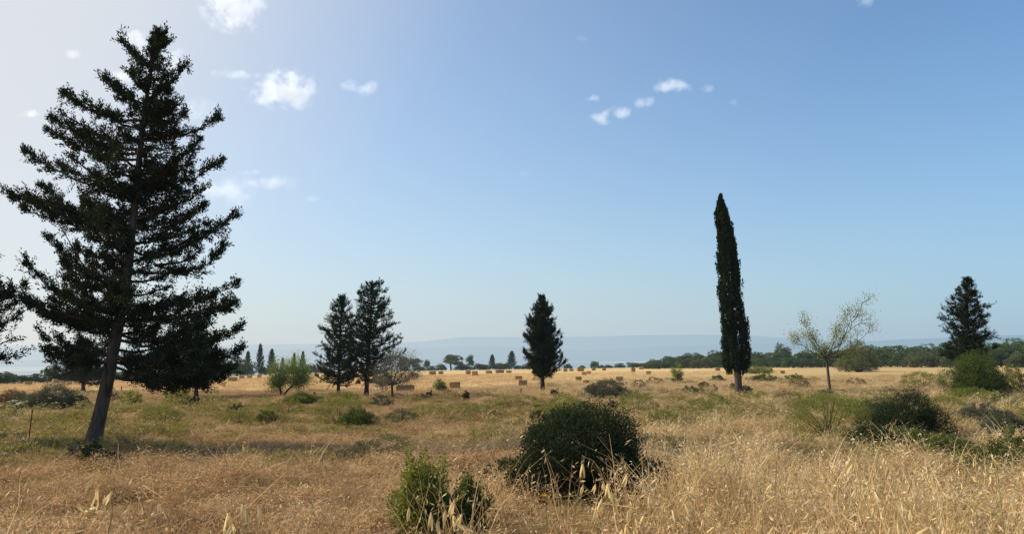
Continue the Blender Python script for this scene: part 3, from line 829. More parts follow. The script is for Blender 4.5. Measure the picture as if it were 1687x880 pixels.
far(UMB2, 'pine_tree', 662, 30, 26, 'bushy pine hidden behind the crown of the thin greyish tree')
for i, px in enumerate([668, 692, 712, 728, 757, 768, 790, 800, 822, 832, 855, 870]):
    far(ROUND[i % 3], 'low_tree', px, wr.uniform(16, 24), wr.uniform(8, 13), 'low dark scrub tree in the hedge line left of the conical cypress', 4, 'hedge line on the far field edge')
# bluish trees on the left far edge
far(SPI, 'conifer', 431, 20, 49, 'tallest bluish spire on the far left edge, next to the largest cypress', 4)
far(SPI2, 'conifer', 450, 22, 40, 'slender bluish spire behind the bright green twin stemmed tree', 0)
far(SPI, 'conifer', 468, 12, 26, 'smallest bluish spire above the bright green twin stemmed tree', 0)
far(SPI2, 'conifer', 487, 13, 33, 'bluish spire above the right half of the bright green tree, left of two', 0)
far(SPI, 'conifer', 501, 15, 35, 'bluish spire above the right half of the bright green tree, right of two', 0)
far(SPI, 'conifer', 411, 20, 38, 'bluish conifer just left of the tallest far spire', 3)
for i, (px, w, h) in enumerate([(352, 30, 32), (372, 34, 36), (394, 34, 36), (412, 24, 24), (440, 24, 17)]):
    far(ROUND[i % 3], 'far_tree', px, w, h, 'bluish round tree in the dark group right of the largest cypress crown', 5, 'bluish trees on the left far edge')
for i, px in enumerate(range(-40, 345, 21)):
    far(ROUND[i % 3], 'far_tree', px + wr.uniform(-5, 5), wr.uniform(28, 42), wr.uniform(16, 32) if px > 30 else wr.uniform(22, 34), 'bluish low tree in the far row behind the leaning trunk', wr.uniform(2, 7), 'far row behind the leaning trunk')
for px, w, h in [(515, 26, 17), (535, 22, 15), (480, 24, 14)]:
    far(ROUND[3], 'far_tree', px, w, h, 'low pale green tree between the bright green tree and the cypress pair', 3, 'pale low trees on the far edge')

# ------------------------------------------------------------------ bales
def bale_mesh(seed):
    r = np.random.default_rng(seed)
    import bmesh
    bm = bmesh.new(); bmesh.ops.create_cube(bm, size=1)
    bmesh.ops.bevel(bm, geom=bm.edges[:], offset=.07, segments=2, affect='EDGES')
    bmesh.ops.subdivide_edges(bm, edges=bm.edges[:], cuts=2, use_grid_fill=True)
    me = bpy.data.meshes.new('bale'); bm.to_mesh(me); bm.free()
    n = len(me.vertices); co = np.empty(n * 3, np.float32); me.vertices.foreach_get('co', co); co = co.reshape(-1, 3)
    co += r.normal(0, .008, co.shape)
    # two twine grooves pull the bale in
    for gx in (-.2, .2): co[:, 1:] *= (1 - .05 * np.exp(-((co[:, :1] - gx) / .05) ** 2))
    co[:, 2] += .5
    me.vertices.foreach_set('co', co.ravel()); me.update()
    return me
BM = [bale_mesh(s) for s in (1, 2, 3)]
bales = [  # px, bottom row, width px, height px, label
    (666, 646, 35, 11, 'wide pair-length straw bale behind the thin greyish tree'),
    (683, 625, 13, 9, 'straw bale just above the wide bale by the greyish tree'),
    (712, 618, 13, 6, 'far straw bale below the small loose pine'),
    (726, 617, 9, 5, 'small far straw bale just left of the widest umbrella pine'),
    (771, 617, 9, 6, 'left bale of two side by side below the narrow pine'),
    (782, 620, 11, 8, 'right and nearer bale of two side by side below the narrow pine'),
    (805, 616, 12, 5, 'flat far bale under the twin topped conifer'),
    (823, 615, 16, 5, 'long far bale between the twin topped and the pale conifer'),
    (838, 615, 10, 4, 'small far bale at the foot of the pale conical conifer'),
    (748, 640, 21, 10, 'straw bale beside the small pale green sapling'),
    (854, 627, 13, 7, 'upper bale of two just left of the conical cypress'),
    (860, 636, 17, 9, 'lower bale of two just left of the conical cypress'),
    (931, 613, 8, 5, 'far bale touching the right outline of the conical cypress'),
    (941, 612, 8, 4, 'far bale second to the right of the conical cypress crown'),
    (956, 612, 13, 6, 'wide far bale left of the small round tree'),
    (962, 619, 9, 6, 'left bale of a near touching two below the small round tree'),
    (970, 617, 8, 5, 'right bale of a near touching two below the small round tree'),
    (978, 611, 7, 4, 'far bale right under the small round tree'),
    (995, 611, 7, 5, 'far bale alone between the small round tree and the wood'),
    (953, 628, 11, 7, 'nearer bale right of the conical cypress, upper of two'),
    (965, 634, 12, 7, 'nearest bale right of the conical cypress, lower of two'),
    (1000, 634, 18, 7, 'low bale half sunk in brown brush, left of two'),
    (1020, 630, 14, 9, 'bale on the rise of brown brush with a brightly lit end'),
    (1043, 614, 8, 8, 'tall far bale standing at the start of the wood'),
    (1056, 609, 9, 4, 'flat far bale under the first trees of the wood'),
    (1068, 618, 9, 6, 'bale alone on the open field casting a long shadow'),
    (1182, 612, 9, 5, 'far bale left of the column cypress under its crown'),
    (1201, 618, 12, 7, 'bale touching the trunk of the column cypress'),
    (1289, 616, 8, 5, 'single bale in brown brush right of the column cypress'),
    (46, 635, 12, 6, 'leftmost bale, by the cypress cut off at the edge'),
    (93, 632, 13, 7, 'pale bale in the gap left of the leaning trunk'),
    (103, 635, 9, 6, 'orange lit bale just right of the pale one near the leaning trunk'),
    (114, 635, 9, 6, 'dark bale left of the small round cypress trunk'),
    (125, 634, 9, 4, 'flat bale under the small round cypress crown'),
    (382, 629, 17, 7, 'wide bale at the right tip of the largest cypress low boughs'),
    (398, 625, 9, 5, 'left bale of three under the bluish far spires'),
    (411, 624, 9, 5, 'middle bale of three under the bluish far spires'),
    (427, 623, 8, 6, 'upright bale under the tallest bluish far spire'),
    (521, 620, 8, 5, 'far bale just left of the cypress pair')]
brs = random.Random(9)
for i, (px, py, w, h, lab) in enumerate(bales):
    p = ground_at(px, py)
    if math.hypot(p[0], p[1]) > edge_of(p[0], p[1]) * .97:
        p = on_ground(px, float(edge_of(np.array(px - CX), np.array(FPX))) * .95 * FPX / math.hypot(px - CX, FPX))
    k = mpp(p)
    o = obj('straw_bale', BM[i % 3], M['straw'], loc=(p[0], p[1], p[2] - .03))
    yaw = -math.atan2(p[0], p[1]) + R(brs.uniform(10, 26))
    o.rotation_euler = (R(brs.uniform(-2, 2)), R(brs.uniform(-2, 2)), yaw)
    o.scale = (w * k * .90, min(.55, w * k * .5), h * k * 1.0 + .03)
    tag(o, lab, 'bale', 'straw bales on the mown field')

# ------------------------------------------------------------------ shrubs
S = shrub
S('mastic_bush', 960, 826, 226, 152, 'bush_dark', 'large near black rounded bush in the foreground right of the centre', 101, leaf=.024, n_cl=2100, per=34, spikes=70, lump=.13)
S('foreground_shrub', 698, 884, 104, 132, 'weed', 'bright leafy green shrub in the foreground left of the dark bush', 102, leaf=.034, n_cl=360, per=16, spikes=90, lump=.3)
S('foreground_shrub', 770, 888, 70, 92, 'bush_green', 'dull green shrub behind pale oat husks, right beside the bright leafy one', 103, leaf=.034, n_cl=210, per=14, spikes=60, lump=.3)
S('shade_shrub', 830, 800, 84, 42, 'bush_dark', 'low shaded dark shrub touching the left side of the large dark bush', 104, leaf=.03, n_cl=150, per=18)
S('mastic_bush', 150, 768, 44, 40, 'bush_dark', 'small dark bush at the foot of the leaning trunk', 105, leaf=.035, spikes=6)
S('mastic_bush', 182, 770, 42, 26, 'bush_dark', 'dark low shrub just right of the one at the foot of the leaning trunk', 106, leaf=.035)
S('grey_shrub', 124, 762, 40, 32, 'bush_grey', 'greyish shrub just left of the leaning trunk foot', 107, leaf=.035)
S('flowering_shrub', 88, 676, 110, 34, 'bush_grey', 'wide grey green bush dotted with white flower heads at left', 108, flowers=26)
S('mastic_bush', 128, 678, 44, 20, 'bush_dark', 'darker right end bush beside the white flowered bush', 109)
S('grey_shrub', 22, 664, 60, 18, 'bush_brown', 'brownish faded shrub left of the white flowered bush', 110)
S('green_shrub', 14, 690, 46, 22, 'bush_green', 'low green shrub at the left edge below the brownish one', 111, flowers=8)
S('green_shrub', 216, 670, 44, 20, 'weed', 'fresh green plant patch right of the leaning trunk', 112)
S('green_shrub', 296, 672, 50, 22, 'weed', 'leafy green bush below the small hidden cypress', 113, spikes=6)
S('mastic_bush', 320, 675, 18, 20, 'bush_dark', 'small dark upright bush below the trunk of the hidden cypress', 114)
S('grey_shrub', 180, 664, 28, 24, 'bush_brown', 'dim greyish brush touching the right of the leaning trunk', 115)
S('burnet_mound', 268, 700, 76, 22, 'bush_olive', 'long low olive mound right of the leaning trunk', 116, kind='mound')
S('mastic_bush', 390, 686, 38, 16, 'bush_dark', 'dark tuft on top of the olive mound, left of the cypress pair', 117)
S('burnet_mound', 392, 702, 56, 16, 'bush_olive', 'low olive mound in front of the dark tuft', 118, kind='mound')
S('green_shrub', 438, 700, 38, 20, 'bush_green', 'green bush between the olive mound and the long dark bush', 119)
S('mastic_bush', 500, 669, 66, 18, 'bush_green', 'long dark green bush below the cypress pair on the left', 120)
S('burnet_mound', 470, 684, 70, 18, 'bush_olive', 'olive mound in front of the long dark green bush', 121, kind='mound')
S('burnet_mound', 556, 700, 88, 30, 'bush_olive', 'biggest olive mound below the cypress pair', 122, kind='mound')
S('mastic_bush', 588, 706, 62, 28, 'bush_green', 'dark broad leaved bush growing on the right flank of the biggest olive mound', 123, spikes=4)
S('green_shrub', 576, 668, 34, 16, 'weed', 'small leafy bush between the trunks of the cypress pair', 124)
S('grey_shrub', 630, 672, 40, 18, 'bush_grey', 'pale grey shrub below the thin greyish tree', 125)
S('mastic_bush', 768, 662, 13, 13, 'bush_dark', 'tiny dark round bush alone in the pale grass, centre', 126)
S('grey_shrub', 692, 660, 34, 9, 'bush_brown', 'flat brown clump right of the thin greyish tree', 127)
S('mastic_bush', 706, 658, 11, 10, 'bush_dark', 'very small dark bush at the end of the flat brown clump', 128)
S('grey_shrub', 1000, 660, 84, 28, 'bush_grey', 'wide greyish olive bush right of the conical cypress', 129)
S('mastic_bush', 976, 650, 24, 13, 'bush_dark', 'dark crest bush at the left shoulder of the wide greyish bush', 130)
S('grey_shrub', 914, 658, 15, 14, 'bush_grey', 'small grey shrub right of the conical cypress trunk', 131)
S('mastic_bush', 888, 684, 20, 14, 'bush_green', 'little dark leafy clump above the large dark bush, left', 132, spikes=4)
S('burnet_mound', 930, 698, 94, 32, 'bush_olive', 'broad olive mound right behind the large dark bush', 133, kind='mound')
S('mastic_bush', 886, 702, 36, 22, 'bush_dark', 'dark shaded bush on the left behind the large dark bush', 134)
S('mastic_bush', 1008, 684, 26, 22, 'bush_dark', 'small dark bush in the olive mounds right behind the large dark bush', 135)
S('burnet_mound', 1050, 684, 82, 26, 'bush_olive', 'olive mound between the small dark bush and the column cypress', 136, kind='mound')
S('burnet_mound', 1092, 700, 70, 18, 'bush_olive', 'lowest olive mound in the middle right grass', 137, kind='mound')
S('burnet_mound', 1170, 686, 84, 26, 'bush_olive', 'dark edged olive mound below the column cypress', 138, kind='mound')
S('mastic_bush', 1138, 652, 28, 14, 'bush_green', 'green leafy bush left of the column cypress', 139)
S('brown_mound', 1168, 650, 36, 11, 'bush_brown', 'rusty brown mound beside the green leafy bush', 140, kind='mound')
S('brown_mound', 1052, 640, 28, 9, 'bush_brown', 'brown heath mound on the field edge, left of two', 141, kind='mound')
S('brown_mound', 1078, 634, 32, 8, 'bush_brown', 'brown heath mound on the field edge, right of two', 142, kind='mound')
S('grey_shrub', 1116, 632, 18, 9, 'bush_brown', 'dark brown shrub at the foot of the spindly sapling', 143)
S('green_shrub', 1160, 640, 18, 9, 'bush_grey', 'little greyish bush on the field edge left of the column cypress', 144)
S('mastic_bush', 1230, 654, 24, 15, 'bush_dark', 'dark leafy heap at the right foot of the column cypress', 145)  # low heap of dark leaf clumps beside the trunk
S('green_shrub', 1208, 645, 12, 11, 'bush_olive', 'small yellowish bush left of the column cypress trunk', 146)
S('green_shrub', 1183, 630, 26, 9, 'bush_green', 'low green bush behind the column cypress, left of its trunk', 147)
S('green_shrub', 1258, 630, 56, 10, 'bush_green', 'long low green bush right of the column cypress trunk', 148)
S('green_shrub', 1310, 630, 40, 10, 'bush_green', 'long low green bush left of the slim almond tree', 149)
S('grey_shrub', 1245, 612, 60, 10, 'bush_olive', 'olive brush below the wood right of the column cypress', 150, dist=95)
S('grey_shrub', 1410, 606, 66, 40, 'pine_olive', 'olive coloured bushy thicket behind the slim almond tree', 151, dist=96)
S('brown_mound', 1318, 640, 40, 12, 'bush_brown', 'brown dry mound left of the slim almond tree', 152, kind='mound')
S('brown_mound', 1298, 668, 56, 16, 'bush_brown', 'wide brown dry mound in the grass below the slim almond tree, left', 153, kind='mound')
S('brown_mound', 1410, 636, 34, 9, 'bush_brown', 'small brown mound right of the slim almond tree', 154, kind='mound')
S('brown_mound', 1520, 640, 76, 20, 'bush_olive', 'broad ochre mound left of the large green bush', 155, kind='mound')
S('grey_shrub', 1362, 660, 40, 14, 'bush_grey', 'small grey bush at the foot of the slim almond tree', 156)
S('burnet_mound', 1366, 722, 160, 56, 'bush_olive', 'large yellow green mound left of the dark shrub on the right', 157, kind='mound')
S('burnet_mound', 1340, 690, 70, 26, 'bush_olive', 'ochre mound behind the large yellow green mound, left', 158, kind='mound')
S('green_shrub', 1420, 688, 60, 26, 'bush_green', 'green leafy crest behind the large yellow green mound', 159)
S('mastic_bush', 1496, 724, 136, 66, 'bush_dark', 'large dark green shrub in the middle distance on the right', 160, spikes=10)
S('mastic_bush', 1440, 745, 90, 40, 'bush_dark', 'dark shaded shrub in front of the large yellow green mound', 161)
S('grey_shrub', 1450, 712, 70, 44, 'bush_grey', 'silvery green shrub between yellow mound and large dark green shrub', 162)
S('green_shrub', 1496, 744, 90, 34, 'bush_green', 'lower green shrub in front of the large dark green shrub', 163)
S('green_shrub', 1560, 752, 100, 38, 'bush_green', 'soft green shrub right of and below the large dark green shrub', 164)
S('green_bush', 1610, 658, 102, 66, 'bush_green', 'large fresh green bush in front of the tiered cypress on the right', 165, spikes=14)
S('mastic_bush', 1625, 652, 80, 40, 'bush_dark', 'deep dark hollow bush in the front of the large fresh green bush', 166)
S('green_shrub', 1600, 664, 100, 20, 'weed', 'yellow green low fringe under the large fresh green bush', 167)
S('grey_shrub', 1674, 652, 50, 42, 'bush_olive', 'olive brush at the right edge beside the large fresh green bush', 168)
S('mastic_bush', 1652, 666, 34, 14, 'bush_dark', 'small dark bush left of the pale dry thistle stalks', 169)
S('grey_shrub', 1616, 704, 80, 34, 'bush_grey', 'grey brown brush below the large fresh green bush', 170)
S('burnet_mound', 1560, 690, 80, 26, 'bush_olive', 'ochre grassy mound right of the large dark green shrub', 171, kind='mound')
S('mastic_bush', 1664, 786, 92, 76, 'bush_green', 'dark leafy shrub at the right edge of the foreground', 172, spikes=10)
S('mastic_bush', 1600, 776, 60, 42, 'bush_green', 'shaded green shrub left of the one at the right edge', 173)
S('grey_shrub', 1655, 722, 80, 40, 'bush_grey', 'dull grey shrub above the one at the right foreground edge', 174)
S('green_shrub', 338, 668, 24, 9, 'bush_olive', 'small olive tuft right of the hidden cypress', 175)
S('burnet_mound', 700, 690, 70, 16, 'bush_olive', 'faint olive mound below the wide bale', 176, kind='mound')
S('burnet_mound', 800, 690, 80, 15, 'bush_olive', 'faint olive mound left of the dark shaded bush, centre', 177, kind='mound')
S('burnet_mound', 660, 700, 60, 18, 'bush_grey', 'grey green mound right of the dark broad leaved bush', 178, kind='mound')

def dry_thistle():
    r = np.random.default_rng(8)
    p = ground_at(1664, 672); root = empty('dry_thistle', p, 'clump of pale bleached thistle stalks by the right edge', 'plant'); k = mpp(p)
    b = Buf()
    for i in range(9):
        e = np.array([r.normal(0, 9) * k, r.normal(0, 5) * k, r.uniform(5, 15) * k])
        V, F = tube(smooth_path([[0, 0, -.03], e * .5 + r.normal(0, .03, 3), e], 6), np.linspace(.016, .008, 6), 5); b.add(V, F, np.full(len(V), .8))
        P = np.tile(e, (14, 1)) + r.normal(0, .03, (14, 3))
        V, F, T = leaves(P, r.normal(0, 1, (14, 3)), .07, .03, r.uniform(.4, 1, 14), .8, r); b.add(V, F, T)
    obj('stalks', b.mesh('stalks'), M['flower_white'], root)
dry_thistle()

# fence posts and a thin rod
def post(name, px, base_py, h_px, w, label, mat='post', lean=(0, 0), dist=None):
    p = ground_at(px, base_py); k = mpp(p); h = h_px * k
    r = np.random.default_rng(int(px))
    pth = smooth_path([[0, 0, -.2], [lean[0] * h * .5, 0, h * .5], [lean[0] * h, lean[1] * h, h]], 9)
    V, F = tube(pth, np.full(9, w) * r.uniform(.88, 1.1, 9), 8)
    cap = np.array([list(range(len(V) - 8, len(V)))], np.int32)
    b = Buf(); b.add(V, F)
    b.add(np.vstack([V[-8:], V[-8:].mean(0) + np.array([0, 0, w * .3])]), np.array([[i, (i + 1) % 8, 8] for i in range(8)], np.int32))
    o = obj(name, b.mesh(name), M[mat], loc=p); tag(o, label, 'post', 'old fence posts along the field edge' if mat == 'post' else None)
post('fence_post', 366, 666, 13, .045, 'thin dark post right of the largest cypress crown, below three bales', lean=(.03, 0))
post('fence_post', 518, 655, 8, .06, 'short thick post stub left of the cypress pair')
post('fence_post', 711, 652, 9, .035, 'thin post left of the pale green sapling', lean=(-.04, 0))
post('fence_post', 858, 652, 11, .025, 'very thin post left of the conical cypress trunk', lean=(.05, 0))
post('fence_post', 200, 645, 8, .035, 'thin post right of the leaning trunk, in the gap under the boughs')
post('metal_rod', 45, 742, 66, .011, 'thin rusty rod upright in green grass left of the leaning trunk', mat='rust', lean=(.07, 0))

# ------------------------------------------------------------------ grass: clump variants scattered over the ground
def ribbon(base, az, h, lean, droop, w, seg, r, twist=None):
    """n curved tapering blades as one vertex / face set"""
    n = len(base)
    t = np.linspace(0, 1, seg + 1)
    dirx = np.stack([np.cos(az), np.sin(az), np.zeros(n)], -1)
    ctr = base[:, None] + dirx[:, None] * (lean * h)[:, None, None] * (t ** 1.7)[None, :, None]
    ctr[..., 2] += (h[:, None] * (t[None] - droop[:, None] * t[None] ** 2.6))
    kink = r.normal(0, 1, (n, 1, 2)) * (h * .06)[:, None, None]
    ctr[..., :2] += kink * np.sin(t * 4.5)[None, :, None]
    wa = az + np.pi / 2 + r.normal(0, .9, n)
    wv = np.stack([np.cos(wa), np.sin(wa), np.zeros(n)], -1)
    wd = w[:, None] * np.array([1 - .85 * x ** 1.5 for x in t])[None] * .5
    A = ctr + wv[:, None] * wd[..., None]; B = ctr - wv[:, None] * wd[..., None]
    V = np.stack([A, B], 2).reshape(-1, 3)
    i = (np.arange(n)[:, None] * (seg + 1) + np.arange(seg)[None]) * 2
    F = np.stack([i, i + 1, i + 3, i + 2], -1).reshape(-1, 4)
    return V, F, ctr

def grass_clump(seed, n, h, hv, rad, lean, droop, w, head=None, tint=(.45, .2), seg=4, tangle=0):
    r = np.random.default_rng(seed)
    b = Buf()
    q = rad * np.sqrt(r.uniform(0, 1, n)); a = r.uniform(0, 6.28, n)
    base = np.stack([q * np.cos(a), q * np.sin(a), np.full(n, -.02)], -1)
    az = r.uniform(0, 6.28, n)
    hh = h * np.clip(r.normal(1, hv, n), .25, 1 + 1.5 * hv)
    ln = np.abs(r.normal(lean, lean * .6, n)); dr = np.clip(r.normal(droop, .15, n), 0, .85)
    V, F, ctr = ribbon(base, az, hh, ln, dr, w * r.uniform(.6, 1.3, n), seg, r)
    tn = r.normal(tint[0], tint[1], n)
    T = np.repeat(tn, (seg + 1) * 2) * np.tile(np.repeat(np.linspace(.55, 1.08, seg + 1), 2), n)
    b.add(V, F, np.clip(T, 0, 1))
    if tangle:  # broken stalks lying in the sward
        c = np.stack([r.normal(0, rad * .6, tangle), r.normal(0, rad * .6, tangle), r.uniform(.03, h * .55, tangle)], -1)
        d = unit(r.normal(0, 1, (tangle, 3)) * np.array([1, 1, .3])); l = r.uniform(.08, .28, (tangle, 1))
        s = unit(np.cross(d, r.normal(0, 1, (tangle, 3)))) * w * .5
        V = np.stack([c - d * l - s, c - d * l + s, c + d * l + s * .5, c + d * l - s * .5], 1).reshape(-1, 3)
        b.add(V, np.arange(tangle * 4, dtype=np.int32).reshape(-1, 4), np.repeat(np.clip(r.normal(tint[0] + .05, tint[1], tangle), 0, 1), 4))
    if head:
        frac, cnt, hl, hw, spread_ = head
        idx = np.where(r.uniform(0, 1, n) < frac)[0]
        P = []; D = []
        for i in idx:
            for c in range(cnt):
                s = 1 - .36 * r.uniform(0, 1) ** 1.3
                j = min(seg, max(1, int(round(s * seg))))
                pt = ctr[i, j - 1] + (ctr[i, j] - ctr[i, j - 1]) * r.uniform(.2, 1)
                P.append(pt + r.normal(0, spread_, 3)); D.append([math.cos(az[i]) * .4 + r.normal(0, .35), math.sin(az[i]) * .4 + r.normal(0, .35), -.6 + r.normal(0, .5)])
        if P:
            V, F, T = leaves(np.array(P), np.array(D), hl, hw, r.normal(.80, .17, len(P)), .3, r); b.add(V, F, T)
    return b.mesh('clump')

def scatter(name, meshes, mat, P, var, scl, rotz, tilt=.08):
    cl = bpy.data.collections.new(name + '_kinds')
    for i, me in enumerate(meshes):
        me.materials.append(mat)
        o = bpy.data.objects.new('%s_kind_%02d' % (name, i), me); cl.objects.link(o)
    n = len(P)
    me = bpy.data.meshes.new(name); me.vertices.add(n); me.vertices.foreach_set('co', np.asarray(P, np.float32).ravel())
    a = me.attributes.new('variant', 'INT', 'POINT'); a.data.foreach_set('value', np.asarray(var, np.int32))
    a = me.attributes.new('size', 'FLOAT_VECTOR', 'POINT'); a.data.foreach_set('vector', np.asarray(scl, np.float32).ravel())
    rot = np.stack([rng.normal(0, tilt, n), rng.normal(0, tilt, n), rotz], -1)
    a = me.attributes.new('turn', 'FLOAT_VECTOR', 'POINT'); a.data.foreach_set('vector', rot.astype(np.float32).ravel())
    o = obj(name, me, mat)
    g = bpy.data.node_groups.new(name + '_scatter', 'GeometryNodeTree')
    g.interface.new_socket('Geometry', in_out='INPUT', socket_type='NodeSocketGeometry')
    g.interface.new_socket('Geometry', in_out='OUTPUT', socket_type='NodeSocketGeometry')
    gi = N(g, 'NodeGroupInput'); go = N(g, 'NodeGroupOutput')
    ci = N(g, 'GeometryNodeCollectionInfo'); ci.inputs['Collection'].default_value = cl
    ci.inputs['Separate Children'].default_value = True; ci.inputs['Reset Children'].default_value = True
    ip = N(g, 'GeometryNodeInstanceOnPoints'); ip.inputs['Pick Instance'].default_value = True
    def attr(nm, ty):
        x = N(g, 'GeometryNodeInputNamedAttribute', data_type=ty); x.inputs['Name'].default_value = nm
        return [s for s in x.outputs if s.enabled and s.name == 'Attribute'][0]
    L(g, gi.outputs[0], ip.inputs['Points']); L(g, ci.outputs[0], ip.inputs['Instance'])
    L(g, attr('variant', 'INT'), ip.inputs['Instance Index']); L(g, attr('turn', 'FLOAT_VECTOR'), ip.inputs['Rotation'])
    L(g, attr('size', 'FLOAT_VECTOR'), ip.inputs['Scale'])
    L(g, ip.outputs[0], go.inputs[0])
    md = o.modifiers.new('scatter', 'NODES'); md.node_group = g
    return tag(o, kind='stuff')

def fan_points(d0, d1, dens, margin=1.35):
    """points in the view fan and some way beside it; dens(d) per square metre"""
    out = []
    ds = np.geomspace(d0, d1, 60)
    for a, b in zip(ds[:-1], ds[1:]):
        hw = .64 * .5 * (a + b) * margin + 1.0
        n = rng.poisson(dens(.5 * (a + b)) * (b - a) * 2 * hw)
        out.append(np.stack([rng.uniform(-hw, hw, n), rng.uniform(a, b, n)], -1))
    return np.concatenate(out)

def clear_of(x, y):
    ok = np.ones(len(x), bool)
    for a, b, q in CLEAR: ok &= (x - a) ** 2 + (y - b) ** 2 > q * q
    return ok

def nz(x, y, s, ph):
    return (np.sin(x * s + ph) * np.cos(y * s * 1.13 + ph * 1.7) + .6 * np.sin(x * s * 2.3 - y * s * 1.1 + ph * 2.1) + .4 * np.cos(y * s * 3.1 + x * s * .7 + ph)) / 2

def green_zone(x, y):
    """0..1 where the sward stays green: the band of mounds and the patch left of the leaning trunk"""
    d = np.hypot(x, y); px = px_of(x, y)
    band = np.exp(-((d - 27) / 11) ** 2) * .75
    left = np.exp(-((px - 60) / 170) ** 2) * np.exp(-((d - 21) / 5.5) ** 2) * 1.1
    right = np.exp(-((px - 1500) / 200) ** 2) * np.exp(-((d - 16) / 6) ** 2) * .7
    return np.clip(band + left + right + .55 * nz(x, y, .55, 1.0) + .35 * nz(x, y, 1.5, 2.0) - .30, 0, 1)

BROME = [grass_clump(300 + i, 46, .34, .35, .20, .6, .40, .0066, head=(.7, 4, .030, .0085, .014), tint=(.42, .24), tangle=16) for i in range(5)]
OATS = [grass_clump(320 + i, 20, .60, .28, .15, .32, .14, .0082, head=(.6, 5, .042, .0115, .024), tint=(.52, .24), tangle=8) for i in range(5)]
THATCH = [grass_clump(340 + i, 44, .18, .4, .28, .9, .5, .0075, tint=(.34, .22), tangle=36) for i in range(3)]
kinds = BROME + OATS + THATCH   # 0-4, 5-9, 10-12
pts = fan_points(1.7, 75, lambda d: min(85, 480 / d))
x, y = pts[:, 0], pts[:, 1]
d = np.hypot(x, y)
gz = green_zone(x, y)
keep = clear_of(x, y) & (d < stubble_start(x, y) + 6 * nz(x, y, .4, 2)) & (rng.uniform(0, 1, len(x)) > gz * .42)
px = px_of(x, y)
thin = ((px > 845) & (px < 1080) & (d > 5) & (d < 10.5)) | ((px > 640) & (px < 810) & (d > 4.5) & (d < 8))
keep &= ~(thin & (rng.uniform(0, 1, len(x)) < .72))
keep &= rng.uniform(0, 1, len(x)) < .46 + .62 * nz(x, y, 2.3, .4) + .42 * nz(x, y, .9, 2.2)
x, y, d, gz = x[keep], y[keep], d[keep], gz[keep]
px = px_of(x, y)
tall = np.interp(px, [0, 500, 800, 1000, 1250, 1687], [.04, .06, .2, .62, .72, .6]) * np.interp(d, [0, 9, 20, 60], [1, .9, .45, .5]) + .25 * nz(x, y, .5, 3)
u = rng.uniform(0, 1, len(x))
isT = u < tall
var = np.where(isT, 5 + rng.integers(0, 5, len(x)), np.where(rng.uniform(0, 1, len(x)) < .22, 10 + rng.integers(0, 3, len(x)), rng.integers(0, 5, len(x))))
s = rng.uniform(.65, 1.3, len(x)) * (1 + .5 * nz(x, y, 1.3, 4)) * np.interp(d, [2, 3.2, 6, 12, 25, 60], [.8, .9, .85, .58, .44, .36])
s0 = s / np.interp(d, [2, 3.2, 6, 12, 25, 60], [.8, .9, .85, .58, .44, .36]); wid = np.interp(d, [3, 12, 40, 70], [1, 1.15, 1.5, 1.8]) * s0 / s
s = np.where(d < 3.0, s * .85, s)
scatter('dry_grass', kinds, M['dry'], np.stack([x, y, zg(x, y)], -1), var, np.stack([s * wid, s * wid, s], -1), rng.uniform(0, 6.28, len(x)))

GREEN = [grass_clump(400 + i, 60, .30, .3, .22, .5, .3, .0055, head=(.25, 3, .022, .008, .012), tint=(.45, .22), tangle=12) for i in range(4)]
pts = fan_points(6, 62, lambda d: 230 / d)
x, y = pts[:, 0], pts[:, 1]; d = np.hypot(x, y); gz = green_zone(x, y)
keep = clear_of(x, y) & (rng.uniform(0, 1, len(x)) < gz * .68 + .05) & (d < stubble_start(x, y))
x, y, d = x[keep], y[keep], d[keep]
s = rng.uniform(.7, 1.2, len(x)) * np.interp(d, [10, 25, 60], [.8, .55, .4]); wid = np.interp(d, [3, 12, 40, 70], [1, 1.2, 1.7, 2.1])
scatter('green_grass', GREEN, M['green_grass'], np.stack([x, y, zg(x, y)], -1), rng.integers(0, 4, len(x)), np.stack([s * wid, s * wid, s], -1), rng.uniform(0, 6.28, len(x)))

# tall oat straw standing close by, thick on the right
TALL = [grass_clump(360 + i, 9, 1.18, .13, .20, .30, .10, .0084, head=(.7, 8, .041, .0082, .030), tint=(.5, .2), seg=7, tangle=0) for i in range(7)]
pts = fan_points(1.9, 7.5, lambda d: 22 if d < 5 else 9, 1.15)
x, y = pts[:, 0], pts[:, 1]; d = np.hypot(x, y)
wpx = np.interp(px_of(x, y), [-100, 0, 120, 300, 620, 690, 770, 820, 985, 1030, 1120, 1300, 1500, 1800], [.1, .10, .05, .01, .01, .2, .25, .04, .06, .6, 1, .85, .6, .5])
keep = rng.uniform(0, 1, len(x)) < wpx * (.55 + .6 * nz(x, y, 2.2, 5)) * np.interp(d, [2, 3, 5.5, 7.5], [.4, .9, .8, .25])
x, y, d = x[keep], y[keep], d[keep]
s = rng.uniform(.70, 1.0, len(x)) * np.interp(d, [2, 3.2], [.84, 1])
scatter('tall_straw', TALL, M['oat'], np.stack([x, y, zg(x, y)], -1), rng.integers(0, 7, len(x)), np.stack([s, s, s], -1), rng.uniform(0, 6.28, len(x)), tilt=.13)

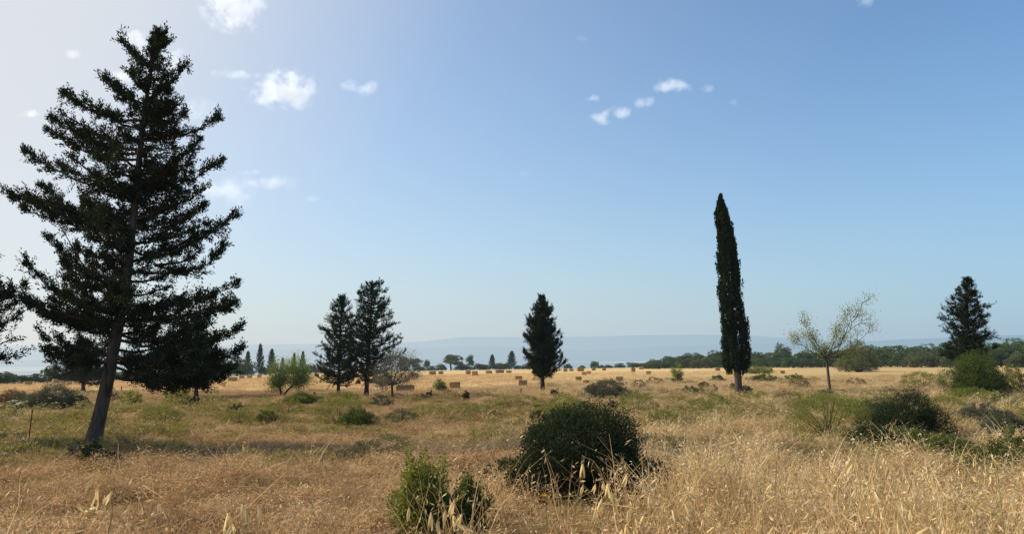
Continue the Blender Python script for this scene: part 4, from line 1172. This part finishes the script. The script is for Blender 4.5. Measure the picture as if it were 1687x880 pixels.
# low scrub cushions between the mounds
def cushion(seed):
    r = np.random.default_rng(seed); b = Buf()
    clump_cloud(b, np.zeros(3), np.array([.42, .42, .26]), 70, 20, .045, r, (.8, 1), .16, 0.0, up=.9, aspect=.25, spread=.5)
    return b.mesh('cushion')
pts = fan_points(13, 60, lambda d: 2.3 if d < 40 else 1.2)
x, y = pts[:, 0], pts[:, 1]; gz = green_zone(x, y); d = np.hypot(x, y)
keep = clear_of(x, y) & (rng.uniform(0, 1, len(x)) < gz * .85 + .02) & (d < stubble_start(x, y) - 3)
x, y = x[keep], y[keep]
s = rng.uniform(.5, 1.7, len(x))
scatter('low_scrub', [cushion(430 + i) for i in range(4)], M['scrub'], np.stack([x, y, zg(x, y) - .02], -1), rng.integers(0, 4, len(x)), np.stack([s * 1.15, s, s * rng.uniform(.6, 1.1, len(x))], -1), rng.uniform(0, 6.28, len(x)))

# mown stubble
STUB = [grass_clump(450 + i, 46, .09, .4, .75, .3, .1, .012, tint=(.62, .2), seg=2, tangle=16) for i in range(3)]
pts = fan_points(48, 120, lambda d: 1.1, 1.2)
x, y = pts[:, 0], pts[:, 1]; d = np.hypot(x, y)
keep = (d > stubble_start(x, y) - 3) & (d < edge_of(x, y) - 4)
x, y = x[keep], y[keep]; s = rng.uniform(.8, 1.3, len(x))
scatter('stubble', STUB, M['dry'], np.stack([x, y, zg(x, y)], -1), rng.integers(0, 3, len(x)), np.stack([s, s, s], -1), rng.uniform(0, 6.28, len(x)))

# small white umbel flowers in the green patch on the left
def umbel(seed):
    r = np.random.default_rng(seed); b = Buf()
    for i in range(7):
        c = np.array([r.normal(0, .2), r.normal(0, .2), r.uniform(.3, .6)])
        P = c + r.normal(0, 1, (12, 3)) * np.array([.02, .02, .005])
        V, F, T = leaves(P, np.tile([0, 0, .3], (12, 1)), .018, .016, r.uniform(.2, 1, 12), 1, r); b.add(V, F, T)
    return b.mesh('umbel')
pts = fan_points(11, 34, lambda d: .55); x, y = pts[:, 0], pts[:, 1]; pxx = px_of(x, y)
keep = (rng.uniform(0, 1, len(x)) < np.exp(-((pxx - 40) / 190) ** 2) * .8 + .03) & (rng.uniform(0, 1, len(x)) < .12 + green_zone(x, y))
x, y = x[keep], y[keep]
scatter('wild_flowers', [umbel(470 + i) for i in range(3)], M['flower_white'], np.stack([x, y, zg(x, y)], -1), rng.integers(0, 3, len(x)), np.ones((len(x), 3)), rng.uniform(0, 6.28, len(x)))

# ------------------------------------------------------------------ individual wild oats close to the viewer
def spikelet_mesh(seed):
    r = np.random.default_rng(seed); b = Buf()
    # two boat shaped glumes opening downwards and a thin awn
    for s in (-1, 1):
        t = np.linspace(0, 1, 7); w = .0034 * np.sin(np.pi * t ** .8) + .0003
        cx = s * .0045 * np.sin(t * 1.9); z = -t * .033
        rows = [np.stack([cx + s * dz_, sw * w, z], -1) for sw, dz_ in ((-1, -.001), (0, .0022), (1, -.001))]
        V = np.stack(rows, 1).reshape(-1, 3)
        F = np.array([[i * 3 + j, i * 3 + j + 1, i * 3 + j + 4, i * 3 + j + 3] for i in range(6) for j in range(2)], np.int32)
        b.add(V, F, np.full(len(V), .5) + r.normal(0, .12))
    V, F = tube(smooth_path([[0, 0, -.012], [.003, 0, -.030], [.014, .004, -.046]], 5), np.linspace(.0006, .0003, 5), 3); b.add(V, F, np.full(len(V), .05))
    return b.mesh('spikelet')
SPK = [spikelet_mesh(i) for i in range(4)]
orr = np.random.default_rng(77)
def wild_oat(px, py, dist, n, label, group=None, lean=0.0, length_px=75, big=1.0, straight=False, foot=None):
    """head of the oat at picture point (px, py), dist metres away, stem growing from the ground below it"""
    top = at_depth(px, py, dist)
    bx = top[0] - lean; by = top[1] + orr.uniform(-.12, .12)
    base = np.array([bx, by, zg1(bx, by)])
    root = empty('wild_oat', base, label, 'grass stalk', group)
    T = top - base
    b = Buf()
    q = [np.array([0, 0, -.03]), np.array([T[0] * .12, T[1] * .3, T[2] * .55]), np.array([T[0] * .5, T[1] * .7, T[2] * .88]), T]
    if not straight:
        k = mpp(top); q.append(T + np.array([math.copysign(length_px * k * .28, lean or orr.normal()), 0, -length_px * k * .12]))
    pth = smooth_path(q, 26)
    V, F = tube(pth, np.linspace(.0019, .0007, 26), 5); b.add(V, F, np.full(len(V), .55))
    # one dry leaf
    f = pth[8]; e = f + np.array([orr.normal(0, .12), orr.normal(0, .06), -.06 + orr.normal(0, .05)])
    m_ = smooth_path([f, (f + e) / 2 + np.array([0, 0, .06]), e], 7); wv = np.array([0, .0045, .001])
    V = np.stack([m_ + wv * np.linspace(1, .1, 7)[:, None], m_ - wv * np.linspace(1, .1, 7)[:, None]], 1).reshape(-1, 3)
    b.add(V, np.array([[i * 2, i * 2 + 1, i * 2 + 3, i * 2 + 2] for i in range(6)], np.int32), np.full(len(V), .35))
    hang = []
    for i in range(n):
        u = 25 - int(orr.uniform(0, 1) * 7)
        a = pth[u]; k = mpp(top)
        drop = orr.uniform(.15, 1.0) * length_px * k * .5
        e = a + np.array([orr.normal(0, .02) , orr.normal(0, .02), -drop])
        V, F = tube(smooth_path([a, a + (e - a) * .35 + np.array([orr.normal(0, .008), 0, .008]), e], 6), np.full(6, .00045), 3); b.add(V, F, np.full(len(V), .4))
        hang.append(e)
    obj('stem', b.mesh('stem'), M['oat'], root)
    for e in hang:
        o = obj('spikelet', SPK[orr.integers(4)], M['spikelet'], root, loc=e)
        o.rotation_euler = (orr.normal(0, .3), orr.normal(.15 * np.sign(lean or 1), .45), orr.uniform(0, 6.28))
        sz = 1.15 * big * orr.uniform(.8, 1.15); o.scale = (sz, sz, sz)
GO = 'wild oats standing close to the viewer'
for (px, py, dist, n, lab, lean, lp, bg) in [
    (172, 742, 2.0, 7, 'wild oat with large pale husks in front of the leaning trunk foot', .10, 70, 1.15),
    (150, 792, 1.95, 4, 'wild oat with few husks low in the left foreground, below the trunk', .08, 60, 1.1),
    (206, 826, 1.9, 6, 'wild oat with cream husks near the bottom left, right of two', -.06, 80, 1.1),
    (150, 848, 1.9, 5, 'wild oat with grey white husks at the bottom left corner area', .05, 60, 1.1),
    (385, 768, 1.9, 9, 'wild oat with a drooping yellow head in the left foreground, alone', .05, 110, 1.1),
    (378, 850, 1.85, 4, 'wild oat cut by the bottom edge below the drooping yellow one', .04, 60, 1.1),
    (30, 832, 2.1, 4, 'wild oat at the far bottom left corner', .05, 60, 1.0),
    (722, 788, 2.0, 9, 'wild oat with pale husks in front of the bright leafy shrub, left', -.05, 90, 1.05),
    (740, 802, 2.0, 9, 'wild oat with pale husks in front of the bright leafy shrub, right', .05, 100, 1.05),
    (735, 842, 1.9, 7, 'wild oat lowest in front of the bright leafy shrub', .03, 80, 1.1),
    (990, 738, 2.3, 8, 'slender wild oat rising before the dark bush, left of two tall ones', -.03, 110, 1.0),
    (1034, 740, 2.2, 12, 'tall wild oat with bright husks before the right side of the dark bush', -.03, 130, 1.05),
    (1048, 790, 2.2, 8, 'wild oat below the tall bright one at the dark bush', .05, 90, 1.0),
    (1108, 762, 2.3, 8, 'wild oat right of the dark bush with reddish straw stem', .03, 90, 1.0),
    (1062, 835, 2.1, 7, 'low wild oat at the bottom below the dark bush right side', -.04, 80, 1.05),
    (985, 815, 2.1, 5, 'wild oat with pointed husks in the shadow below the dark bush', .07, 60, 1.0),
    (960, 840, 2.0, 5, 'low wild oat with a bent head left of the bush shadow', -.06, 70, 1.0),
    (1405, 722, 2.4, 6, 'upright wild oat before the shrubs on the right', -.03, 80, 1.0),
    (1470, 742, 2.3, 4, 'leaning wild oat right of the upright one before the shrubs', .14, 60, 1.0),
    (1440, 808, 2.0, 9, 'arching wild oat with a long bent head in the right foreground', .25, 120, 1.1),
    (1530, 808, 2.0, 7, 'arching wild oat next right of the long bent one', .20, 90, 1.0),
    (1600, 788, 2.3, 3, 'thin wild oat near the shaded shrub at the right', .10, 60, .9),
    (1250, 770, 2.6, 7, 'wild oat amid the tall straw right of the dark bush', .05, 90, .95),
    (1180, 800, 2.5, 7, 'wild oat half lost in the tall straw at lower middle right', -.05, 90, .95),
    (1320, 782, 2.5, 7, 'wild oat in the tall straw below the yellow green mound', .06, 90, .95)]:
    wild_oat(px, py, dist, n, lab, GO, lean, lp, bg)
for (px, py, dist, lab, lean) in [
    (730, 736, 3.0, 'straight bare straw standing over the bright leafy shrub', .02), (782, 705, 3.2, 'longest bare straw right of the bright leafy shrub', -.05),
    (653, 742, 3.2, 'thin bare straw left of the bright leafy shrub', .04), (1660, 826, 1.9, 'thick bare straw slanting at the bottom right corner', .22), (1590, 842, 1.9, 'bare straw slanting left of the thick one at bottom right', .14),
    (1102, 730, 3.2, 'bare straw rising alone right of the dark bush', .05), (1290, 742, 3.0, 'bare straw over the tall grass below the brown mound', .03), (1625, 815, 2.6, 'pale bare straw bending at the right edge shrub', .3)]:
    wild_oat(px, py, dist, 0, lab, None, lean, 20, 1, True)

# yellow flower heads
def yellow_flower(px, py, dist, label):
    r = np.random.default_rng(int(px))
    top = at_depth(px, py, dist); base = np.array([top[0] + .03, top[1] + .02, zg1(top[0], top[1])]); T = top - base
    root = empty('yellow_flower', base, label, 'flower', 'yellow flowers')
    b = Buf(); V, F = tube(smooth_path([[0, 0, -.02], T * .5 + np.array([.02, 0, 0]), T], 10), np.linspace(.002, .0012, 10), 5); b.add(V, F)
    P = np.tile(T * .6, (9, 1)) * r.uniform(.5, 1.3, (9, 1)); V, F, Tt = leaves(P, r.normal(0, 1, (9, 3)) + np.array([0, 0, .4]), .05, .014, r.uniform(.2, .8, 9), .5, r); b.add(V, F, Tt)
    obj('stem', b.mesh('stem'), M['weed'], root)
    h = Buf(); ang = np.linspace(0, 6.28, 14, endpoint=False)
    D = np.stack([np.cos(ang), np.sin(ang) * .8, np.full(14, .3)], -1)
    V, F, Tt = leaves(np.tile(T, (14, 1)), D, .017, .008, r.uniform(0, 1, 14), .1, r); h.add(V, F, Tt)
    obj('flower_head', h.mesh('flower_head'), M['flower_yellow'], root)
yellow_flower(898, 818, 3.2, 'yellow flower at the left foot of the large dark bush')
yellow_flower(983, 845, 2.8, 'yellow flower lowest in the straw under the large dark bush')
yellow_flower(1642, 766, 4.2, 'yellow flower by the leafy shrub at the right edge')

# ------------------------------------------------------------------ clouds: real volumes far off
import bmesh
def cloud_mat():
    m, nt = new_mat('cloud_vapour')
    tc = N(nt, 'ShaderNodeTexCoord'); oi = N(nt, 'ShaderNodeObjectInfo'); geo = N(nt, 'ShaderNodeNewGeometry')
    at = N(nt, 'ShaderNodeAttribute', attribute_type='OBJECT', attribute_name='thickness')
    ln = N(nt, 'ShaderNodeVectorMath', operation='LENGTH'); L(nt, tc.outputs['Object'], ln.inputs[0])
    nf = noise(nt, .016, 7, .6, geo.outputs['Position'])
    f = math_node(nt, 'SUBTRACT', 1.0, ln.outputs['Value'])
    q = math_node(nt, 'MULTIPLY_ADD', nf, 5.0); nt.nodes[-1].inputs[2].default_value = -3.05
    f = math_node(nt, 'MULTIPLY', f, 1.5)
    g = math_node(nt, 'ADD', f, q)
    g = math_node(nt, 'MULTIPLY', g, .85, True)
    g = math_node(nt, 'MULTIPLY', g, math_node(nt, 'MULTIPLY', math_node(nt, 'SUBTRACT', 1.0, ln.outputs['Value'], True), 5.0, True))
    den = math_node(nt, 'MULTIPLY', g, at.outputs['Fac'])
    sx = N(nt, 'ShaderNodeVolumeScatter'); sx.inputs['Color'].default_value = (1, 1, 1, 1); sx.inputs['Anisotropy'].default_value = .3
    L(nt, den, sx.inputs['Density'])
    # added glow in place of light scattered many times inside the cloud
    em = N(nt, 'ShaderNodeEmission'); em.inputs['Color'].default_value = (.93, .95, 1, 1)
    L(nt, math_node(nt, 'MULTIPLY', den, .34), em.inputs['Strength'])
    ad = N(nt, 'ShaderNodeAddShader'); L(nt, sx.outputs[0], ad.inputs[0]); L(nt, em.outputs[0], ad.inputs[1])
    out = N(nt, 'ShaderNodeOutputMaterial'); L(nt, ad.outputs[0], out.inputs['Volume'])
    return m
M['cloud'] = cloud_mat()
bm = bmesh.new(); bmesh.ops.create_icosphere(bm, subdivisions=2, radius=1.0)
cloud_me = bpy.data.meshes.new('cloud'); bm.to_mesh(cloud_me); bm.free()
CD = 3000.0
for (px, py, w, h, th, lab, g) in [
    (384, 18, 108, 64, .05, 'bright puffy cloud at the top edge, right of the tree top', None),
    (470, 148, 126, 66, .05, 'largest puffy white cloud right of the tall cypress', None),
    (380, 122, 62, 20, .03, 'small flat cloud left of the largest puffy cloud', None),
    (427, 123, 30, 14, .02, 'faint small puff touching the largest cloud on its left', None),
    (596, 146, 70, 30, .022, 'thin ragged cloud right of the largest puffy cloud', None),
    (989, 195, 42, 26, .045, 'lowest left puff of the diagonal string of small clouds', None),
    (1022, 185, 56, 24, .04, 'second puff of the diagonal string of small clouds', None),
    (1057, 167, 46, 30, .035, 'third slanting puff of the diagonal string of small clouds', None),
    (1105, 142, 78, 24, .035, 'long thin cloud at the upper end of the diagonal string', None),
    (977, 161, 28, 14, .03, 'tiny cloud above the lowest left puff of the string', None),
    (1172, 147, 42, 14, .018, 'faint small cloud right of the long thin cloud', None),
    (1207, 169, 22, 14, .014, 'faintest dot of cloud right of the string', None),
    (1428, 2, 50, 14, .02, 'faint cloud at the top edge on the right', None),
    (240, 72, 62, 46, .04, 'white cloud behind the very top of the tall cypress', None),
    (285, 105, 70, 60, .03, 'white cloud behind the right shoulder of the tall cypress top', None),
    (208, 126, 50, 22, .03, 'small cloud left of the tall cypress upper trunk', None),
    (378, 312, 130, 60, .008, 'thin wide veil cloud right of the tall cypress middle', None),
    (450, 300, 110, 22, .012, 'streak of thin cloud beside the wide veil', None),
    (405, 284, 46, 16, .014, 'small thin cloud above the wide veil', None),
    (124, 87, 40, 16, .02, 'tiny cloud high at the left', None),
    (50, 187, 40, 14, .025, 'tiny flat cloud at the left edge of the sky', None),
    (135, 225, 90, 36, .012, 'thin cloud seen through the left boughs of the tall cypress', None),
    (185, 243, 60, 30, .012, 'thin cloud close to the tall cypress trunk, upper half', None),
    (325, 180, 70, 40, .012, 'thin cloud behind the right boughs of the tall cypress', None),
    (518, 328, 40, 10, .012, 'little low streak cloud right of the tall cypress', None),
    (865, 285, 34, 12, .008, 'very faint streak in the middle of the sky', None),
    (963, 64, 34, 10, .008, 'very faint streak high in the middle of the sky', None)]:
    p = at_depth(px, py, CD); k = mpp(p)
    o = obj('cloud', cloud_me, M['cloud'], loc=p)
    o.scale = (w / 2 * k * 1.2, w / 2 * k * .9, h / 2 * k * 1.25); o['thickness'] = th * .45
    tag(o, lab, 'cloud', g or 'clouds')

# ------------------------------------------------------------------ light, sky, camera
w = bpy.data.worlds.new('World'); sc.world = w; w.use_nodes = True
nt = w.node_tree; nt.nodes.clear()
sky = N(nt, 'ShaderNodeTexSky', sky_type='NISHITA'); sky.sun_disc = False
sky.sun_elevation = SUN_EL; sky.sun_rotation = SUN_AZ
sky.air_density = 1.0; sky.dust_density = .5; sky.ozone_density = 3.0; sky.altitude = 100
BGS = .13
# summer haze thickening towards the horizon and towards the sun
tc = N(nt, 'ShaderNodeTexCoord'); sx = N(nt, 'ShaderNodeSeparateXYZ'); L(nt, tc.outputs['Generated'], sx.inputs[0])
dot = N(nt, 'ShaderNodeVectorMath', operation='DOT_PRODUCT'); L(nt, tc.outputs['Generated'], dot.inputs[0]); dot.inputs[1].default_value = tuple(SUN_DIR)
def lin(r_, g_, b_):
    return tuple((v / 255 / 12.92 if v < 10 else ((v / 255 + .055) / 1.055) ** 2.4) for v in (r_, g_, b_))
def up(c): return tuple(v / BGS / 10 for v in c)
base = mix_col(nt, 1.0, sky.outputs[0], (.86, 1.15, 1.30), 'MULTIPLY')
mu = dot.outputs['Value']
hz = ramp(nt, math_node(nt, 'MULTIPLY_ADD', mu, .5), [(.36, up(lin(160, 187, 210))), (.61, up(lin(196, 208, 216))), (.75, up(lin(213, 219, 222))), (.85, up(lin(232, 231, 228)))]); [x for x in nt.nodes if x.type == 'MATH' and x.operation == 'MULTIPLY_ADD'][-1].inputs[2].default_value = .5
hz = mix_col(nt, 1.0, hz, (10, 10, 10), 'MULTIPLY')
zc = math_node(nt, 'MAXIMUM', sx.outputs[2], 0.0)
f = math_node(nt, 'MULTIPLY', math_node(nt, 'EXPONENT', math_node(nt, 'MULTIPLY', zc, -5.5)), .98)
gl = ramp(nt, mu, [(.10, 0.0), (.45, .16), (.61, .55), (.74, .97), (1.0, 1.0)], 'B_SPLINE')
glc = mix_col(nt, 1.0, up(lin(225, 228, 232)), (10, 10, 10), 'MULTIPLY')
sk = mix_col(nt, gl, base, glc)
sk = mix_col(nt, f, sk, hz)
bg = N(nt, 'ShaderNodeBackground'); bg.inputs[1].default_value = BGS
L(nt, sk, bg.inputs[0])
L(nt, bg.outputs[0], N(nt, 'ShaderNodeOutputWorld').inputs[0])

sd = bpy.data.lights.new('sun', 'SUN'); sd.energy = 5.0; sd.angle = R(1.2); sd.color = (1, .91, .78)
so = bpy.data.objects.new('sun', sd); col.objects.link(so)
so.rotation_euler = Vector(SUN_DIR).to_track_quat('Z', 'Y').to_euler()

cd = bpy.data.cameras.new('camera'); co_ = bpy.data.objects.new('camera', cd); col.objects.link(co_)
cd.sensor_width = 36; cd.lens = 36 * FPX / 1687; cd.clip_start = .05; cd.clip_end = 200000
co_.location = CAM; co_.rotation_euler = (R(90) + PITCH, 0, 0)
sc.camera = co_
sc.view_settings.view_transform = 'Standard'; sc.view_settings.look = 'None'; sc.view_settings.exposure = 0
cy = sc.cycles
cy.max_bounces = 6; cy.diffuse_bounces = 3; cy.glossy_bounces = 1; cy.transmission_bounces = 3; cy.volume_bounces = 0; cy.transparent_max_bounces = 8
cy.use_denoising = True; cy.volume_step_rate = .35; cy.sample_clamp_indirect = 6
